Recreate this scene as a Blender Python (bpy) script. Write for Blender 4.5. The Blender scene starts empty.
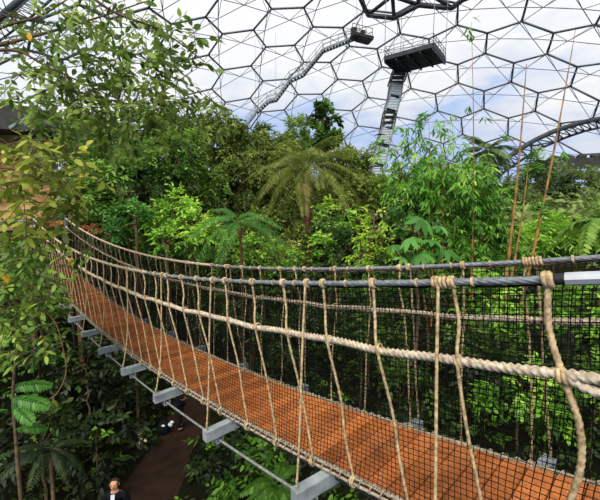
import bpy, math, random
import numpy as np
from math import sin, cos, pi, radians as R
from mathutils import Vector, Matrix

C = bpy.context.scene.collection
rng = np.random.default_rng(7)
random.seed(7)
H = 7.2                                   # eye height above the path in the valley
F = 352.41                                # focal length in pixels of a 600 px wide frame
PITCH = .1108
CP, SP = cos(PITCH), sin(PITCH)


# ------------------------------------------------------------------ helpers
def at(px, py, d):
    """point seen at pixel (px, py) at distance d along the camera axis"""
    a, b = (px - 300) / F, (py - 250) / F
    return np.array([a, CP - b * SP, -b * CP - SP]) * d + np.array([0, 0, H])


def nrm(v):
    v = np.asarray(v, float)
    return v / (np.linalg.norm(v, axis=-1, keepdims=True) + 1e-9)


def tag(o, label=None, cat=None, group=None, kind=None):
    if label: o['label'] = label
    if cat: o['category'] = cat
    if group: o['group'] = group
    if kind: o['kind'] = kind
    return o


def empty(name, loc, label, cat, group=None, rz=0):
    o = bpy.data.objects.new(name, None)
    C.objects.link(o)
    o.location = tuple(loc)
    o.rotation_euler = (0, 0, rz)
    o.empty_display_size = .2
    return tag(o, label, cat, group)


def link(name, me, mat, parent=None, world=True):
    """geometry given in world coordinates; parented without moving"""
    o = bpy.data.objects.new(name, me)
    C.objects.link(o)
    if mat:
        for m in (mat if isinstance(mat, (list, tuple)) else [mat]):
            me.materials.append(m)
    if parent:
        o.parent = parent
        if world:
            o.matrix_parent_inverse = mat_world(parent).inverted()
    return o


def mat_world(o):
    m = Matrix.LocRotScale(o.location, o.rotation_euler, o.scale)
    if o.parent:
        m = mat_world(o.parent) @ o.matrix_parent_inverse @ m
    return m


class MB:
    def __init__(s):
        s.v = []; s.f = []; s.m = []; s.mi = 0; s.t = []; s.ti = .5

    def add(s, vs, fs):
        b = len(s.v)
        s.v += [tuple(map(float, p)) for p in vs]
        s.t += [s.ti] * len(vs)
        s.f += [tuple(b + i for i in f) for f in fs]
        s.m += [s.mi] * len(fs)

    def box(s, c, size, ax=(1, 0, 0), up=(0, 0, 1)):
        ax = nrm(ax); up = np.asarray(up, float)
        sd = nrm(np.cross(up, ax)); up = np.cross(ax, sd)
        c = np.asarray(c, float)
        vs = []
        for i in (-1, 1):
            for j in (-1, 1):
                for k in (-1, 1):
                    vs.append(c + ax * i * size[0] / 2 + sd * j * size[1] / 2 + up * k * size[2] / 2)
        s.add(vs, [(0, 1, 3, 2), (4, 6, 7, 5), (0, 4, 5, 1), (2, 3, 7, 6), (0, 2, 6, 4), (1, 5, 7, 3)])

    def bar(s, a, b, w, h=None):
        a = np.asarray(a, float); b = np.asarray(b, float)
        d = b - a; L = np.linalg.norm(d)
        up = (0, 0, 1) if abs(d[2]) < .98 * L else (1, 0, 0)
        s.box((a + b) / 2, (L, w, h or w), d, up)

    def tube(s, pts, r, n=6, lobes=0, pitch=.1, amp=.16, cap=True, flat=None):
        pts = np.asarray(pts, float)
        N = len(pts)
        rr = np.broadcast_to(np.asarray(r, float), (N,))
        tg = nrm(np.gradient(pts, axis=0))
        ref = np.array([0, 0, 1.]) if abs(tg[0][2]) < .9 else np.array([1., 0, 0])
        u = nrm(np.cross(tg[0], ref))
        seg = np.r_[0, np.cumsum(np.linalg.norm(np.diff(pts, axis=0), axis=1))]
        vs = []
        th = np.arange(n) * 2 * pi / n
        for i in range(N):
            u = nrm(u - tg[i] * np.dot(u, tg[i]))
            w = np.cross(tg[i], u)
            q = rr[i] * np.ones(n)
            if lobes:
                q = rr[i] * (1 - amp + amp * np.cos(lobes * th - lobes * 2 * pi * seg[i] / pitch))
            vs.append(pts[i] + (u[None] * np.cos(th)[:, None] + w[None] * np.sin(th)[:, None]) * q[:, None])
        vs = np.concatenate(vs)
        fs = []
        for i in range(N - 1):
            for j in range(n):
                k = (j + 1) % n
                fs.append((i * n + j, i * n + k, i * n + n + k, i * n + n + j))
        if cap:
            fs.append(tuple(range(n - 1, -1, -1)))
            fs.append(tuple((N - 1) * n + j for j in range(n)))
        s.add(vs, fs)

    def ball(s, c, r, n=8, m=5, noise=0):
        c = np.asarray(c, float); r = np.broadcast_to(np.asarray(r, float), (3,))
        vs = [c + (0, 0, r[2])]
        for i in range(1, m):
            a = pi * i / m
            for j in range(n):
                b = 2 * pi * j / n
                k = 1 + noise * (random.random() - .5)
                vs.append(c + np.array([sin(a) * cos(b), sin(a) * sin(b), cos(a)]) * r * k)
        vs.append(c - (0, 0, r[2]))
        fs = [(0, 1 + j, 1 + (j + 1) % n) for j in range(n)]
        for i in range(m - 2):
            for j in range(n):
                a = 1 + i * n + j; b = 1 + i * n + (j + 1) % n
                fs.append((a, a + n, b + n, b))
        e = len(vs) - 1; q = 1 + (m - 2) * n
        fs += [(e, q + (j + 1) % n, q + j) for j in range(n)]
        s.add(vs, fs)

    def build(s, name, mat, parent=None, smooth=True, world=True):
        me = bpy.data.meshes.new(name)
        me.from_pydata(s.v, [], s.f)
        me.polygons.foreach_set('material_index', s.m)
        if smooth: me.polygons.foreach_set('use_smooth', [True] * len(s.f))
        at_ = me.attributes.new('tint', 'FLOAT', 'POINT')
        at_.data.foreach_set('value', np.array(s.t, dtype=np.float32))
        me.update()
        return link(name, me, mat, parent, world)


# ------------------------------------------------------------------ materials
def lin(c):
    return tuple(((x / 255) / 12.92 if x / 255 < .04045 else ((x / 255 + .055) / 1.055) ** 2.4) for x in c) + (1,)


def mat_base(name):
    m = bpy.data.materials.new(name)
    m.use_nodes = True
    nt = m.node_tree
    return m, nt, nt.nodes['Principled BSDF'], nt.nodes['Material Output']


def mat(name, c1, c2=None, rough=.7, scale=20, metal=0, bump=0, spec=.3, detail=4, bscale=None):
    m, nt, p, out = mat_base(name)
    p.inputs['Roughness'].default_value = rough
    p.inputs['Metallic'].default_value = metal
    p.inputs['Specular IOR Level'].default_value = spec
    tc = nt.nodes.new('ShaderNodeTexCoord')
    n = nt.nodes.new('ShaderNodeTexNoise')
    n.inputs['Scale'].default_value = scale; n.inputs['Detail'].default_value = detail
    nt.links.new(tc.outputs['Object'], n.inputs['Vector'])
    r = nt.nodes.new('ShaderNodeValToRGB')
    r.color_ramp.elements[0].position = .3; r.color_ramp.elements[1].position = .7
    r.color_ramp.elements[0].color = lin(c1); r.color_ramp.elements[1].color = lin(c2 or c1)
    nt.links.new(n.outputs['Fac'], r.inputs['Fac'])
    nt.links.new(r.outputs['Color'], p.inputs['Base Color'])
    if bump:
        b = nt.nodes.new('ShaderNodeBump'); b.inputs['Strength'].default_value = bump
        n2 = nt.nodes.new('ShaderNodeTexNoise'); n2.inputs['Scale'].default_value = bscale or scale * 3
        nt.links.new(tc.outputs['Object'], n2.inputs['Vector'])
        nt.links.new(n2.outputs['Fac'], b.inputs['Height'])
        nt.links.new(b.outputs['Normal'], p.inputs['Normal'])
    return m


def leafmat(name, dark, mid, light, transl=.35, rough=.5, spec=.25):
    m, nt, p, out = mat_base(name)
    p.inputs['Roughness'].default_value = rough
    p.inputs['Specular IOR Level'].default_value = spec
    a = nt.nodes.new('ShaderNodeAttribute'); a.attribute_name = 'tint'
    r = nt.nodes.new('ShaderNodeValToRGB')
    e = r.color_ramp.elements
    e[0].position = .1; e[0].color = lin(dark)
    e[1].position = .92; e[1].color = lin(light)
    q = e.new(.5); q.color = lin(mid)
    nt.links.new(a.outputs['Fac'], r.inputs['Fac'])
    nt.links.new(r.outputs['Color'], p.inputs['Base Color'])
    t = nt.nodes.new('ShaderNodeBsdfTranslucent')
    nt.links.new(r.outputs['Color'], t.inputs['Color'])
    mx = nt.nodes.new('ShaderNodeMixShader'); mx.inputs[0].default_value = transl
    nt.links.new(p.outputs[0], mx.inputs[1]); nt.links.new(t.outputs[0], mx.inputs[2])
    nt.links.new(mx.outputs[0], out.inputs['Surface'])
    return m


M = {}
M['rope'] = mat('rope_fibre', (104, 86, 60), (186, 164, 128), .9, 45, bump=.4, spec=.1)
M['thick_rope'] = mat('weathered_rope', (118, 104, 86), (190, 177, 157), .9, 45, bump=.4, spec=.1)
M['edge_rope'] = mat('pale_edge_rope', (112, 102, 88), (160, 148, 130), .9, 40, bump=.3, spec=.1)
M['steel_cable'] = mat('steel_wire', (84, 88, 92), (128, 132, 136), .5, 40, metal=.2)
M['stay'] = mat('dull_steel_wire', (96, 100, 100), (136, 138, 134), .6, 30, metal=.3)
M['silver'] = mat('polished_socket', (168, 172, 176), (200, 204, 208), .35, 8, metal=.55)
M['black_tape'] = mat('black_tape', (14, 14, 15), (28, 28, 30), .6, 30)
M['galv'] = mat('galvanised_steel', (104, 112, 116), (148, 155, 158), .6, 9, metal=.2)
M['dark_steel'] = mat('dark_steel', (26, 24, 22), (44, 40, 36), .6, 8)
M['net'] = mat('black_netting', (10, 11, 9), (20, 21, 18), .9, 30, spec=.05)
M['frame'] = mat('dome_steel', (66, 71, 76), (88, 93, 98), .6, 2)
M['thin_frame'] = mat('thin_dome_steel', (92, 98, 106), (116, 122, 130), .6, 2)
M['dark_frame'] = mat('dark_dome_steel', (34, 38, 42), (56, 60, 64), .6, 2)
M['grey_steel'] = mat('grey_steel', (88, 94, 100), (126, 132, 138), .6, 3)
M['mesh_panel'] = mat('pale_steel_mesh', (124, 134, 140), (156, 164, 170), .6, 6)
M['bark'] = mat('bark', (58, 46, 32), (96, 78, 56), .9, 14, bump=.5)
M['pale_bark'] = mat('pale_bark', (96, 74, 46), (136, 108, 70), .9, 14, bump=.4)
M['cane'] = mat('bamboo_cane', (78, 54, 26), (150, 108, 56), .7, 4)
M['palm_bark'] = mat('palm_bark', (52, 34, 22), (98, 66, 42), .95, 10, bump=.8)
M['path'] = mat('trodden_earth', (34, 24, 18), (48, 34, 26), .95, 3, bump=.3, spec=.08)
M['soil'] = mat('forest_soil', (12, 13, 7), (26, 27, 13), .95, 1.2, bump=.4, spec=.05)
M['wood'] = mat('weathered_boards', (82, 60, 40), (124, 94, 64), .8, 6, bump=.3)
M['tan'] = mat('tan_render', (112, 80, 46), (206, 164, 114), .9, 1.6, bump=.8)
M['roofgrey'] = mat('grey_roof_edge', (40, 41, 37), (66, 66, 60), .8, 3)
M['skin'] = mat('skin', (198, 140, 108), (212, 156, 124), .55, 10)
M['suit'] = mat('dark_cloth', (12, 13, 17), (24, 25, 30), .9, 30, spec=.1)
M['shirt'] = mat('white_shirt', (190, 196, 208), (214, 218, 226), .8, 20)
M['hair'] = mat('dark_hair', (30, 22, 16), (50, 36, 26), .7, 40)
M['pale_patch'] = mat('pale_patch', (186, 196, 206), (214, 222, 230), .6, 10)
M['flower'] = mat('pale_petal', (214, 170, 130), (232, 200, 168), .7, 10)
M['iris'] = mat('eye_dark', (20, 16, 12), (34, 28, 20), .3, 10)
M['lip'] = mat('lip', (150, 84, 70), (160, 92, 78), .5, 10)

lm = M['lamp'] = bpy.data.materials.new('lit_lamp'); lm.use_nodes = True
lp = lm.node_tree.nodes['Principled BSDF']
lp.inputs['Emission Color'].default_value = lin((255, 226, 160)); lp.inputs['Emission Strength'].default_value = 9

# deck: orange boards with a fine anti-slip texture
def deckmat():
    m, nt, p, out = mat_base('orange_decking')
    p.inputs['Roughness'].default_value = .75; p.inputs['Specular IOR Level'].default_value = .15
    tc = nt.nodes.new('ShaderNodeTexCoord')
    n = nt.nodes.new('ShaderNodeTexNoise'); n.inputs['Scale'].default_value = 5; n.inputs['Detail'].default_value = 8
    a = nt.nodes.new('ShaderNodeAttribute'); a.attribute_name = 'tint'
    ad = nt.nodes.new('ShaderNodeMath'); ad.operation = 'MULTIPLY_ADD'; ad.inputs[1].default_value = .45
    nt.links.new(tc.outputs['Object'], n.inputs['Vector'])
    nt.links.new(a.outputs['Fac'], ad.inputs[0])
    nt.links.new(n.outputs['Fac'], ad.inputs[2])
    r = nt.nodes.new('ShaderNodeValToRGB')
    r.color_ramp.elements[0].position = .4; r.color_ramp.elements[0].color = lin((134, 76, 38))
    r.color_ramp.elements[1].position = 1.0; r.color_ramp.elements[1].color = lin((202, 122, 66))
    nt.links.new(ad.outputs[0], r.inputs['Fac'])
    v = nt.nodes.new('ShaderNodeTexVoronoi'); v.inputs['Scale'].default_value = 60
    nt.links.new(tc.outputs['Object'], v.inputs['Vector'])
    mx = nt.nodes.new('ShaderNodeMixRGB'); mx.blend_type = 'MULTIPLY'; mx.inputs[0].default_value = .5
    r2 = nt.nodes.new('ShaderNodeValToRGB'); r2.color_ramp.elements[0].color = (1, 1, 1, 1); r2.color_ramp.elements[1].color = (.35, .3, .25, 1)
    r2.color_ramp.elements[0].position = .2; r2.color_ramp.elements[1].position = .7
    nt.links.new(v.outputs['Distance'], r2.inputs['Fac'])
    nt.links.new(r.outputs['Color'], mx.inputs[1]); nt.links.new(r2.outputs['Color'], mx.inputs[2])
    nt.links.new(mx.outputs[0], p.inputs['Base Color'])
    return m
M['deck'] = deckmat()

# dome pillows: clear film with a milky share
def filmmat():
    m, nt, p, out = mat_base('foil_pillow')
    t = nt.nodes.new('ShaderNodeBsdfTransparent'); t.inputs[0].default_value = (.97, .98, 1, 1)
    d = nt.nodes.new('ShaderNodeBsdfTranslucent'); d.inputs[0].default_value = (.9, .92, .95, 1)
    mx = nt.nodes.new('ShaderNodeMixShader'); mx.inputs[0].default_value = .12
    nt.links.new(t.outputs[0], mx.inputs[1]); nt.links.new(d.outputs[0], mx.inputs[2])
    nt.links.new(mx.outputs[0], out.inputs['Surface'])
    nt.nodes.remove(p)
    return m
M['film'] = filmmat()

G = {}
G['olive'] = leafmat('olive_leaf', (48, 62, 18), (88, 106, 40), (146, 162, 72))
G['deep'] = leafmat('deep_green_leaf', (30, 50, 20), (66, 100, 38), (128, 168, 66))
G['mid'] = leafmat('mid_green_leaf', (48, 72, 24), (94, 130, 46), (160, 186, 80))
G['bright'] = leafmat('bright_green_leaf', (58, 98, 24), (112, 164, 44), (180, 214, 86), .4)
G['lime'] = leafmat('lime_leaf', (92, 132, 24), (152, 188, 44), (206, 220, 90), .45)
G['yellow'] = leafmat('yellow_green_leaf', (120, 134, 26), (176, 188, 48), (218, 222, 100), .45)
G['bamboo'] = leafmat('bamboo_leaf', (44, 88, 22), (94, 148, 42), (164, 202, 88), .4)
G['hill'] = leafmat('hillside_leaf', (42, 58, 32), (78, 100, 52), (126, 144, 78))
G['under'] = leafmat('shaded_leaf', (12, 20, 7), (27, 41, 14), (54, 72, 25), .3)  # valley-floor shade is put into these dark leaf colours
G['shade'] = leafmat('half_shaded_leaf', (20, 34, 11), (44, 68, 22), (84, 114, 40), .35)  # weaker shade put into the leaf colour, for the bank shrubs
G['underlit'] = leafmat('shaded_bright_leaf', (26, 48, 12), (58, 96, 24), (108, 152, 42), .35)  # darker copy of the bright green, with shade put into the colour
G['front'] = leafmat('overhanging_leaf', (52, 74, 24), (96, 124, 46), (160, 180, 92), .5)
G['autumn'] = leafmat('turning_leaf', (66, 80, 24), (112, 128, 40), (182, 186, 76), .5)
G['frond'] = leafmat('palm_frond_leaf', (66, 78, 28), (112, 122, 52), (160, 164, 88), .35)
G['dryfrond'] = leafmat('dry_frond_leaf', (96, 72, 38), (150, 116, 66), (186, 152, 96), .35)
G['rust'] = leafmat('rust_leaf', (96, 58, 30), (146, 90, 50), (190, 132, 84), .4)
G['fern'] = leafmat('fern_leaf', (34, 76, 26), (72, 126, 48), (128, 176, 90), .4)
G['yleaf'] = leafmat('fallen_yellow_leaf', (204, 150, 20), (226, 170, 30), (240, 190, 60), .4)

# ------------------------------------------------------------------ camera, sky, light
cam = bpy.data.objects.new('camera', bpy.data.cameras.new('camera'))
C.objects.link(cam)
cam.location = (0, 0, H)
cam.rotation_euler = (pi / 2 - PITCH, 0, 0)
cam.data.sensor_width = 36; cam.data.lens = F / 600 * 36; cam.data.sensor_fit = 'HORIZONTAL'
cam.data.clip_start = .02; cam.data.clip_end = 500
bpy.context.scene.camera = cam

w = bpy.data.worlds.new('cloudy_sky'); bpy.context.scene.world = w; w.use_nodes = True
nt = w.node_tree; bg = nt.nodes['Background']
tc = nt.nodes.new('ShaderNodeTexCoord')
mp = nt.nodes.new('ShaderNodeMapping'); mp.inputs['Scale'].default_value = (1, 1, 2.6); mp.inputs['Location'].default_value = (.4, .1, .3)
n1 = nt.nodes.new('ShaderNodeTexNoise'); n1.inputs['Scale'].default_value = 3.2; n1.inputs['Detail'].default_value = 7; n1.inputs['Roughness'].default_value = .55
sx = nt.nodes.new('ShaderNodeSeparateXYZ')
nt.links.new(tc.outputs['Generated'], mp.inputs[0]); nt.links.new(mp.outputs[0], n1.inputs['Vector'])
nt.links.new(tc.outputs['Generated'], sx.inputs[0])
ma = nt.nodes.new('ShaderNodeMath'); ma.operation = 'MULTIPLY_ADD'; ma.inputs[1].default_value = .95
nt.links.new(sx.outputs['Z'], ma.inputs[0]); nt.links.new(n1.outputs['Fac'], ma.inputs[2])
cr = nt.nodes.new('ShaderNodeValToRGB')
e = cr.color_ramp.elements
e[0].position = .61; e[0].color = lin((172, 197, 240))
e[1].position = .82; e[1].color = lin((243, 243, 243))
q = e.new(.69); q.color = lin((214, 222, 238))
nt.links.new(ma.outputs[0], cr.inputs[0])
nt.links.new(cr.outputs[0], bg.inputs['Color'])
bg.inputs['Strength'].default_value = 1.0
sun = bpy.data.objects.new('sun', bpy.data.lights.new('sun', 'SUN'))
C.objects.link(sun)
sun.data.energy = 6.2; sun.data.angle = R(50); sun.data.color = (1, .97, .88)
sun.rotation_euler = (R(40), R(6), R(-22)); sun.location = (0, 0, 40)
vs_ = bpy.context.scene.view_settings
vs_.view_transform = 'Standard'; vs_.look = 'None'; vs_.exposure = 0; vs_.gamma = 1
cy = bpy.context.scene.cycles
cy.max_bounces = 6; cy.transparent_max_bounces = 12; cy.diffuse_bounces = 3; cy.glossy_bounces = 2; cy.transmission_bounces = 4

# ------------------------------------------------------------------ terrain
def sm(x):
    x = np.clip(x, 0, 1)
    return x * x * (3 - 2 * x)

def path_x(y):
    y = np.asarray(y, float)
    return -3.85 + np.where(y > 13, (y - 13) ** 2 * .05, 0)

def ground(x, y):
    x = np.asarray(x, float); y = np.asarray(y, float)
    d = np.abs(x - path_x(y))
    near = sm((d - .75) / 2.2)
    h = .55 * near
    h = h + 4.4 * sm((-x - 5.5) / 6.5) + near * 2.6 * sm((x + 1) / 8)
    h = h + near * np.clip(y - 17, 0, 60) * .11
    h = h + near * .25 * np.sin(x * 1.3 + 2) * np.sin(y * 1.1)
    return h

xs = np.arange(-46, 60.1, .9); ys = np.concatenate([np.arange(-6, 24, .6), np.arange(24, 84, 2)])
xs = np.unique(np.r_[xs, np.arange(-9, 4, .25)])
gx, gy = np.meshgrid(xs, ys)
gz = ground(gx, gy)
nx, ny = len(xs), len(ys)
me = bpy.data.meshes.new('ground')
idx = np.arange(nx * ny).reshape(ny, nx)
fq = np.stack([idx[:-1, :-1], idx[:-1, 1:], idx[1:, 1:], idx[1:, :-1]], -1).reshape(-1, 4)
me.from_pydata(np.stack([gx, gy, gz], -1).reshape(-1, 3).tolist(), [], fq.tolist())
me.polygons.foreach_set('use_smooth', [True] * len(me.polygons))
go = link('ground', me, M['soil']); go['kind'] = 'structure'
# the path, a ribbon on the valley floor
mb = MB()
yy = np.arange(2, 21, .4)
vv = []; ff = []
for i, y in enumerate(yy):
    wl = .72 + .08 * sin(y * 1.7); wr = .68 + .07 * sin(y * 2.3 + 1)
    for k in range(5):
        t = -wl + (wl + wr) * k / 4
        x = float(path_x(y)) + t
        vv.append((x, y, float(ground(x, y)) + .025 + .02 * (1 - abs(k - 2) / 2)))
for i in range(len(yy) - 1):
    for k in range(4):
        a = i * 5 + k
        ff.append((a, a + 1, a + 6, a + 5))
mb.add(vv, ff)
po = mb.build('path', M['path']); po['kind'] = 'structure'

# ------------------------------------------------------------------ the dome
DC = np.array([6.96675913, 37.5409134, -27.4142669])
DW = np.array([.878843858, -.508406179, -.00748766401])
DA, DU = .0762360857, np.array([-10.0939321, -3.88849784])
DR = 50.
th = np.linalg.norm(DW); k_ = DW / th
K_ = np.array([[0, -k_[2], k_[1]], [k_[2], 0, -k_[0]], [-k_[1], k_[0], 0]])
DROT = np.eye(3) + sin(th) * K_ + (1 - cos(th)) * K_ @ K_

def dome_pt(uv, inset=0.):
    p = (np.asarray(uv, float) - DU) * DA
    r = np.linalg.norm(p) + 1e-9
    d = np.array([sin(r) * p[0] / r, cos(r), sin(r) * p[1] / r])
    return DC + (DR - inset) * (DROT @ d) + np.array([0, 0, H])

S3 = 3 ** .5
OFF = [(0, 1), (S3 / 2, .5), (S3 / 2, -.5), (0, -1), (-S3 / 2, -.5), (-S3 / 2, .5)]
film, thick, dark, thin = MB(), MB(), MB(), MB()
seen = {}
def key(p): return (round(p[0] * 1000), round(p[1] * 1000))
ed = set(); mids = {}
for q in range(-40, 40):
    for r in range(-30, 30):
        c = np.array([S3 * (q + r / 2), -1.5 * r])
        if np.linalg.norm(c - DU) * DA > 1.28: continue
        pc = dome_pt(c)
        if pc[2] < 3.5 or pc[1] < -9: continue
        hv = [c + np.array(o) for o in OFF]
        pv = [dome_pt(v) for v in hv]
        film.add([dome_pt(c, -.55)] + pv, [(0, 1 + i, 1 + (i + 1) % 6) for i in range(6)])
        for i in range(6):
            a, b = hv[i], hv[(i + 1) % 6]
            kk = tuple(sorted((key(a), key(b))))
            if kk in ed: continue
            ed.add(kk)
            pa, pb = dome_pt(a), dome_pt(b)
            thick.tube([pa, pb], .115, 6)
        # inner layer: star of slim struts joining the edge midpoints
        ms = [dome_pt((hv[i] + hv[(i + 1) % 6]) / 2, 1.3) for i in range(6)]
        for i in range(6):
            thin.tube([ms[i], ms[(i + 1) % 6]], .042, 4, cap=False)
            thin.tube([pv[i], ms[i]], .03, 4, cap=False)
            thin.tube([pv[i], ms[i - 1]], .03, 4, cap=False)
dome = bpy.data.objects.new('ceiling', None); C.objects.link(dome); dome['kind'] = 'structure'
film.build('ceiling_pillows', M['film'], dome, smooth=False)
thick.build('ceiling_frame', M['frame'], dome)
thin.build('ceiling_inner_frame', M['thin_frame'], dome)

# dark crown ring of the roof, seen at the top edge
ring = MB()
RP = [(352, -16), (361, 0), (368, 15), (394, 18), (419, 5), (452, 8), (470, -6), (492, -4)]
def roof_at(px, py, inset=.5):
    a, b = (px - 300) / F, (py - 250) / F
    d = nrm(np.array([a, CP - b * SP, -b * CP - SP]))
    bq = d @ DC
    return d * (bq + math.sqrt(max(bq * bq - (DC @ DC - (DR - inset) ** 2), 0))) + np.array([0, 0, H])
for (a, b) in zip(RP[:-1], RP[1:]):
    ring.tube([roof_at(*a), roof_at(*b)], .26, 6)
    ring.tube([roof_at(*a, 1.8), roof_at(*b, 1.8)], .11, 5)
    ring.tube([roof_at(*a), roof_at(*b, 1.8)], .08, 5)
for a, b in [((394, 18), (392, -10)), ((419, 5), (416, -15)), ((368, 15), (392, -4)), ((392, -4), (419, 5)), ((452, 8), (420, -12))]:
    ring.tube([roof_at(*a), roof_at(*b)], .2, 6)
ring.build('ceiling_ring', M['dark_frame'], dome)

def truss_arch(name, up, lo, d, r1, r2):
    mb = MB()
    P = [at(x, y, d) for x, y in up]; Q = [at(x, y, d + 1.5) for x, y in lo]
    def spl(pts, n):
        pts = np.array(pts); t = np.linspace(0, len(pts) - 1, n)
        return np.stack([np.interp(t, np.arange(len(pts)), pts[:, i]) for i in range(3)], 1)
    P = spl(P, 25); Q = spl(Q, 25)
    mb.tube(P, r1, 7); mb.tube(Q, r2, 6)
    for i in range(24):
        mb.tube([P[i], Q[i]], r2 * .45, 5); mb.tube([P[i], Q[i + 1]], r2 * .4, 5)
    o = mb.build(name, M['dark_frame']); o['kind'] = 'structure'
    return o
truss_arch('trim_1', [(470, 188), (489, 171), (501, 162), (513, 154), (533, 141), (557, 130), (578, 123.5), (600, 118.5), (640, 111), (700, 106)],
           [(478, 196), (497, 178), (508, 169), (520, 161), (541, 148), (567, 137), (585, 131), (603, 127), (642, 121), (702, 116)], 44, .3, .17)
truss_arch('trim_2', [(-60, 62), (-30, 40), (-8, 26), (8, 12), (24, -2), (45, -22)], [(-60, 80), (-30, 60), (-2, 42), (22, 24), (42, 8), (66, -14)], 22, .24, .07)
mb = MB()   # dark ledge of the far foundation, under the arch
for i in range(8):
    a, b = at(546 + i * 14, 165 - i * .6, 46), at(560 + i * 14, 164.4 - i * .6, 46)
    mb.bar(a, b, 1.2, 1.3); mb.ball((a + b) / 2 + [0, 0, .8], (.8 + .3 * sin(i * 2.1), .6, .45), 7, 5, .4)
o = mb.build('wall_back', M['roofgrey'], smooth=False); o['kind'] = 'structure'

# ------------------------------------------------------------------ leaves
def leaf_mesh(P, D, N, L, Wd, T, name='leaves', curl=.12, extra=None):
    """ovate blades: six corners, three faces each; everything an array"""
    n = len(P)
    D = nrm(D); S = nrm(np.cross(D, N)); N = np.cross(S, D)
    L = np.broadcast_to(L, (n,))[:, None]; Wd = np.broadcast_to(Wd, (n,))[:, None]
    def pt(t, s_, z): return P + D * L * t + S * Wd * .5 * s_ + N * L * z
    V = np.stack([pt(0, 0, 0), pt(.3, .9, .02), pt(.3, -.9, .02), pt(.68, .75, -curl * .4), pt(.68, -.75, -curl * .4), pt(1, 0, -curl)], 1)
    V = V.reshape(-1, 3)
    b = np.arange(n)[:, None] * 6
    tri = np.concatenate([b + [0, 2, 1]], 1); quad = b + [1, 2, 4, 3]; tip = b + [3, 4, 5]
    loops = np.concatenate([tri, quad, tip], 1).reshape(-1)
    starts = (np.arange(n)[:, None] * 10 + [0, 3, 7]).reshape(-1)
    Tv = np.repeat(np.broadcast_to(T, (n,)), 6)
    if extra is not None and len(extra.v):
        ev = np.array(extra.v); eb = len(V)
        el = []; es = []; c = len(loops)
        for f in extra.f:
            es.append(c); c += len(f); el += [eb + i for i in f]
        V = np.concatenate([V, ev]); loops = np.r_[loops, el]; starts = np.r_[starts, es]; Tv = np.r_[Tv, extra.t]
    me = bpy.data.meshes.new(name)
    me.vertices.add(len(V)); me.vertices.foreach_set('co', V.astype(np.float32).ravel())
    me.loops.add(len(loops)); me.loops.foreach_set('vertex_index', loops.astype(np.int32))
    me.polygons.add(len(starts)); me.polygons.foreach_set('loop_start', starts.astype(np.int32))
    if extra is not None and len(extra.v):
        mi = np.zeros(len(starts), np.int32); mi[n * 3:] = 1
        me.polygons.foreach_set('material_index', mi)
    a = me.attributes.new('tint', 'FLOAT', 'POINT'); a.data.foreach_set('value', Tv.astype(np.float32))
    me.update(calc_edges=True); me.validate()
    return me


def sprays(base, dr, ln, k, L, Wd, T, spread=.9, droop=.25, up=None, jit=.25):
    """twigs carrying k leaves each, alternating left and right"""
    m = len(base)
    dr = nrm(dr)
    up = np.tile([0, 0, 1.], (m, 1)) if up is None else up
    sd = nrm(np.cross(dr, up) + 1e-6); nn = np.cross(sd, dr)
    ln = np.broadcast_to(ln, (m,)); L = np.broadcast_to(L, (m,)); Wd = np.broadcast_to(Wd, (m,)); T = np.broadcast_to(T, (m,))
    i = np.arange(k); t = (i + .6) / k; s = np.where(i % 2, 1, -1.) * np.where(i == k - 1, 0, 1)
    P = base[:, None] + dr[:, None] * (ln[:, None] * t)[..., None] - np.array([0, 0, 1.]) * (ln[:, None] * droop * t ** 2)[..., None]
    D = dr[:, None] * .55 + sd[:, None] * (s * spread)[None, :, None] + rng.normal(0, jit, (m, k, 3)) + np.array([0, 0, -droop])
    N = np.repeat(nn[:, None], k, 1) + rng.normal(0, jit * 1.4, (m, k, 3))
    Ls = L[:, None] * rng.uniform(.7, 1.15, (m, k)); Ws = Wd[:, None] * rng.uniform(.8, 1.15, (m, k))
    Tt = np.clip(T[:, None] + rng.normal(0, .13, (m, k)), 0, 1)
    return P.reshape(-1, 3), nrm(D.reshape(-1, 3)), N.reshape(-1, 3), Ls.ravel(), Ws.ravel(), Tt.ravel()


def cat(parts):
    return [np.concatenate([p[i] for p in parts]) for i in range(6)]


def crown(c, r, n, k, ln, L, Wd, droop, low=-.45, bias=0., spread=.9):
    """sprays over an uneven ellipsoid: bumps make separate boughs"""
    c = np.asarray(c); r = np.asarray(r)
    u = nrm(rng.normal(size=(int(n * 1.6) + 8, 3)))
    u = u[u[:, 2] > low][:n]
    nb = max(7, int(n / 32))
    bc = nrm(rng.normal(size=(nb, 3)) + [0, 0, .2]); bt = rng.uniform(-.2, .2, nb); br = rng.uniform(.62, 1.2, nb)
    near = np.argmax(u @ bc.T, 1)
    u2 = nrm(u * .52 + bc[near] * .48)
    dist = 1 - np.clip((u * bc[near]).sum(1), 0, 1)
    fac = br[near] * (1.06 - .7 * dist) * rng.uniform(.62, 1.02, len(u)) 
    base = c + u2 * r * fac[:, None]
    dr = nrm(u2 * .9 + rng.normal(0, .45, u.shape) + [0, 0, .12 - droop] + rng.normal(0, .25, u.shape))
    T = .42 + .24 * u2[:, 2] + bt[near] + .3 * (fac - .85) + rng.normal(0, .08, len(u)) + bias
    return sprays(base, dr, ln * rng.uniform(.7, 1.2, len(u)), k, L, Wd, T, droop=droop, spread=spread)


def branchy(mb, a, b, r0, r1, wob=.08, n=7):
    a = np.asarray(a, float); b = np.asarray(b, float)
    t = np.linspace(0, 1, n)[:, None]
    L = np.linalg.norm(b - a)
    p = a + (b - a) * t
    o = rng.normal(0, wob * L * .3, (n, 3)); o[0] = 0; o[-1] = 0
    mb.tube(p + o, np.linspace(r0, r1, n), 6)


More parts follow.
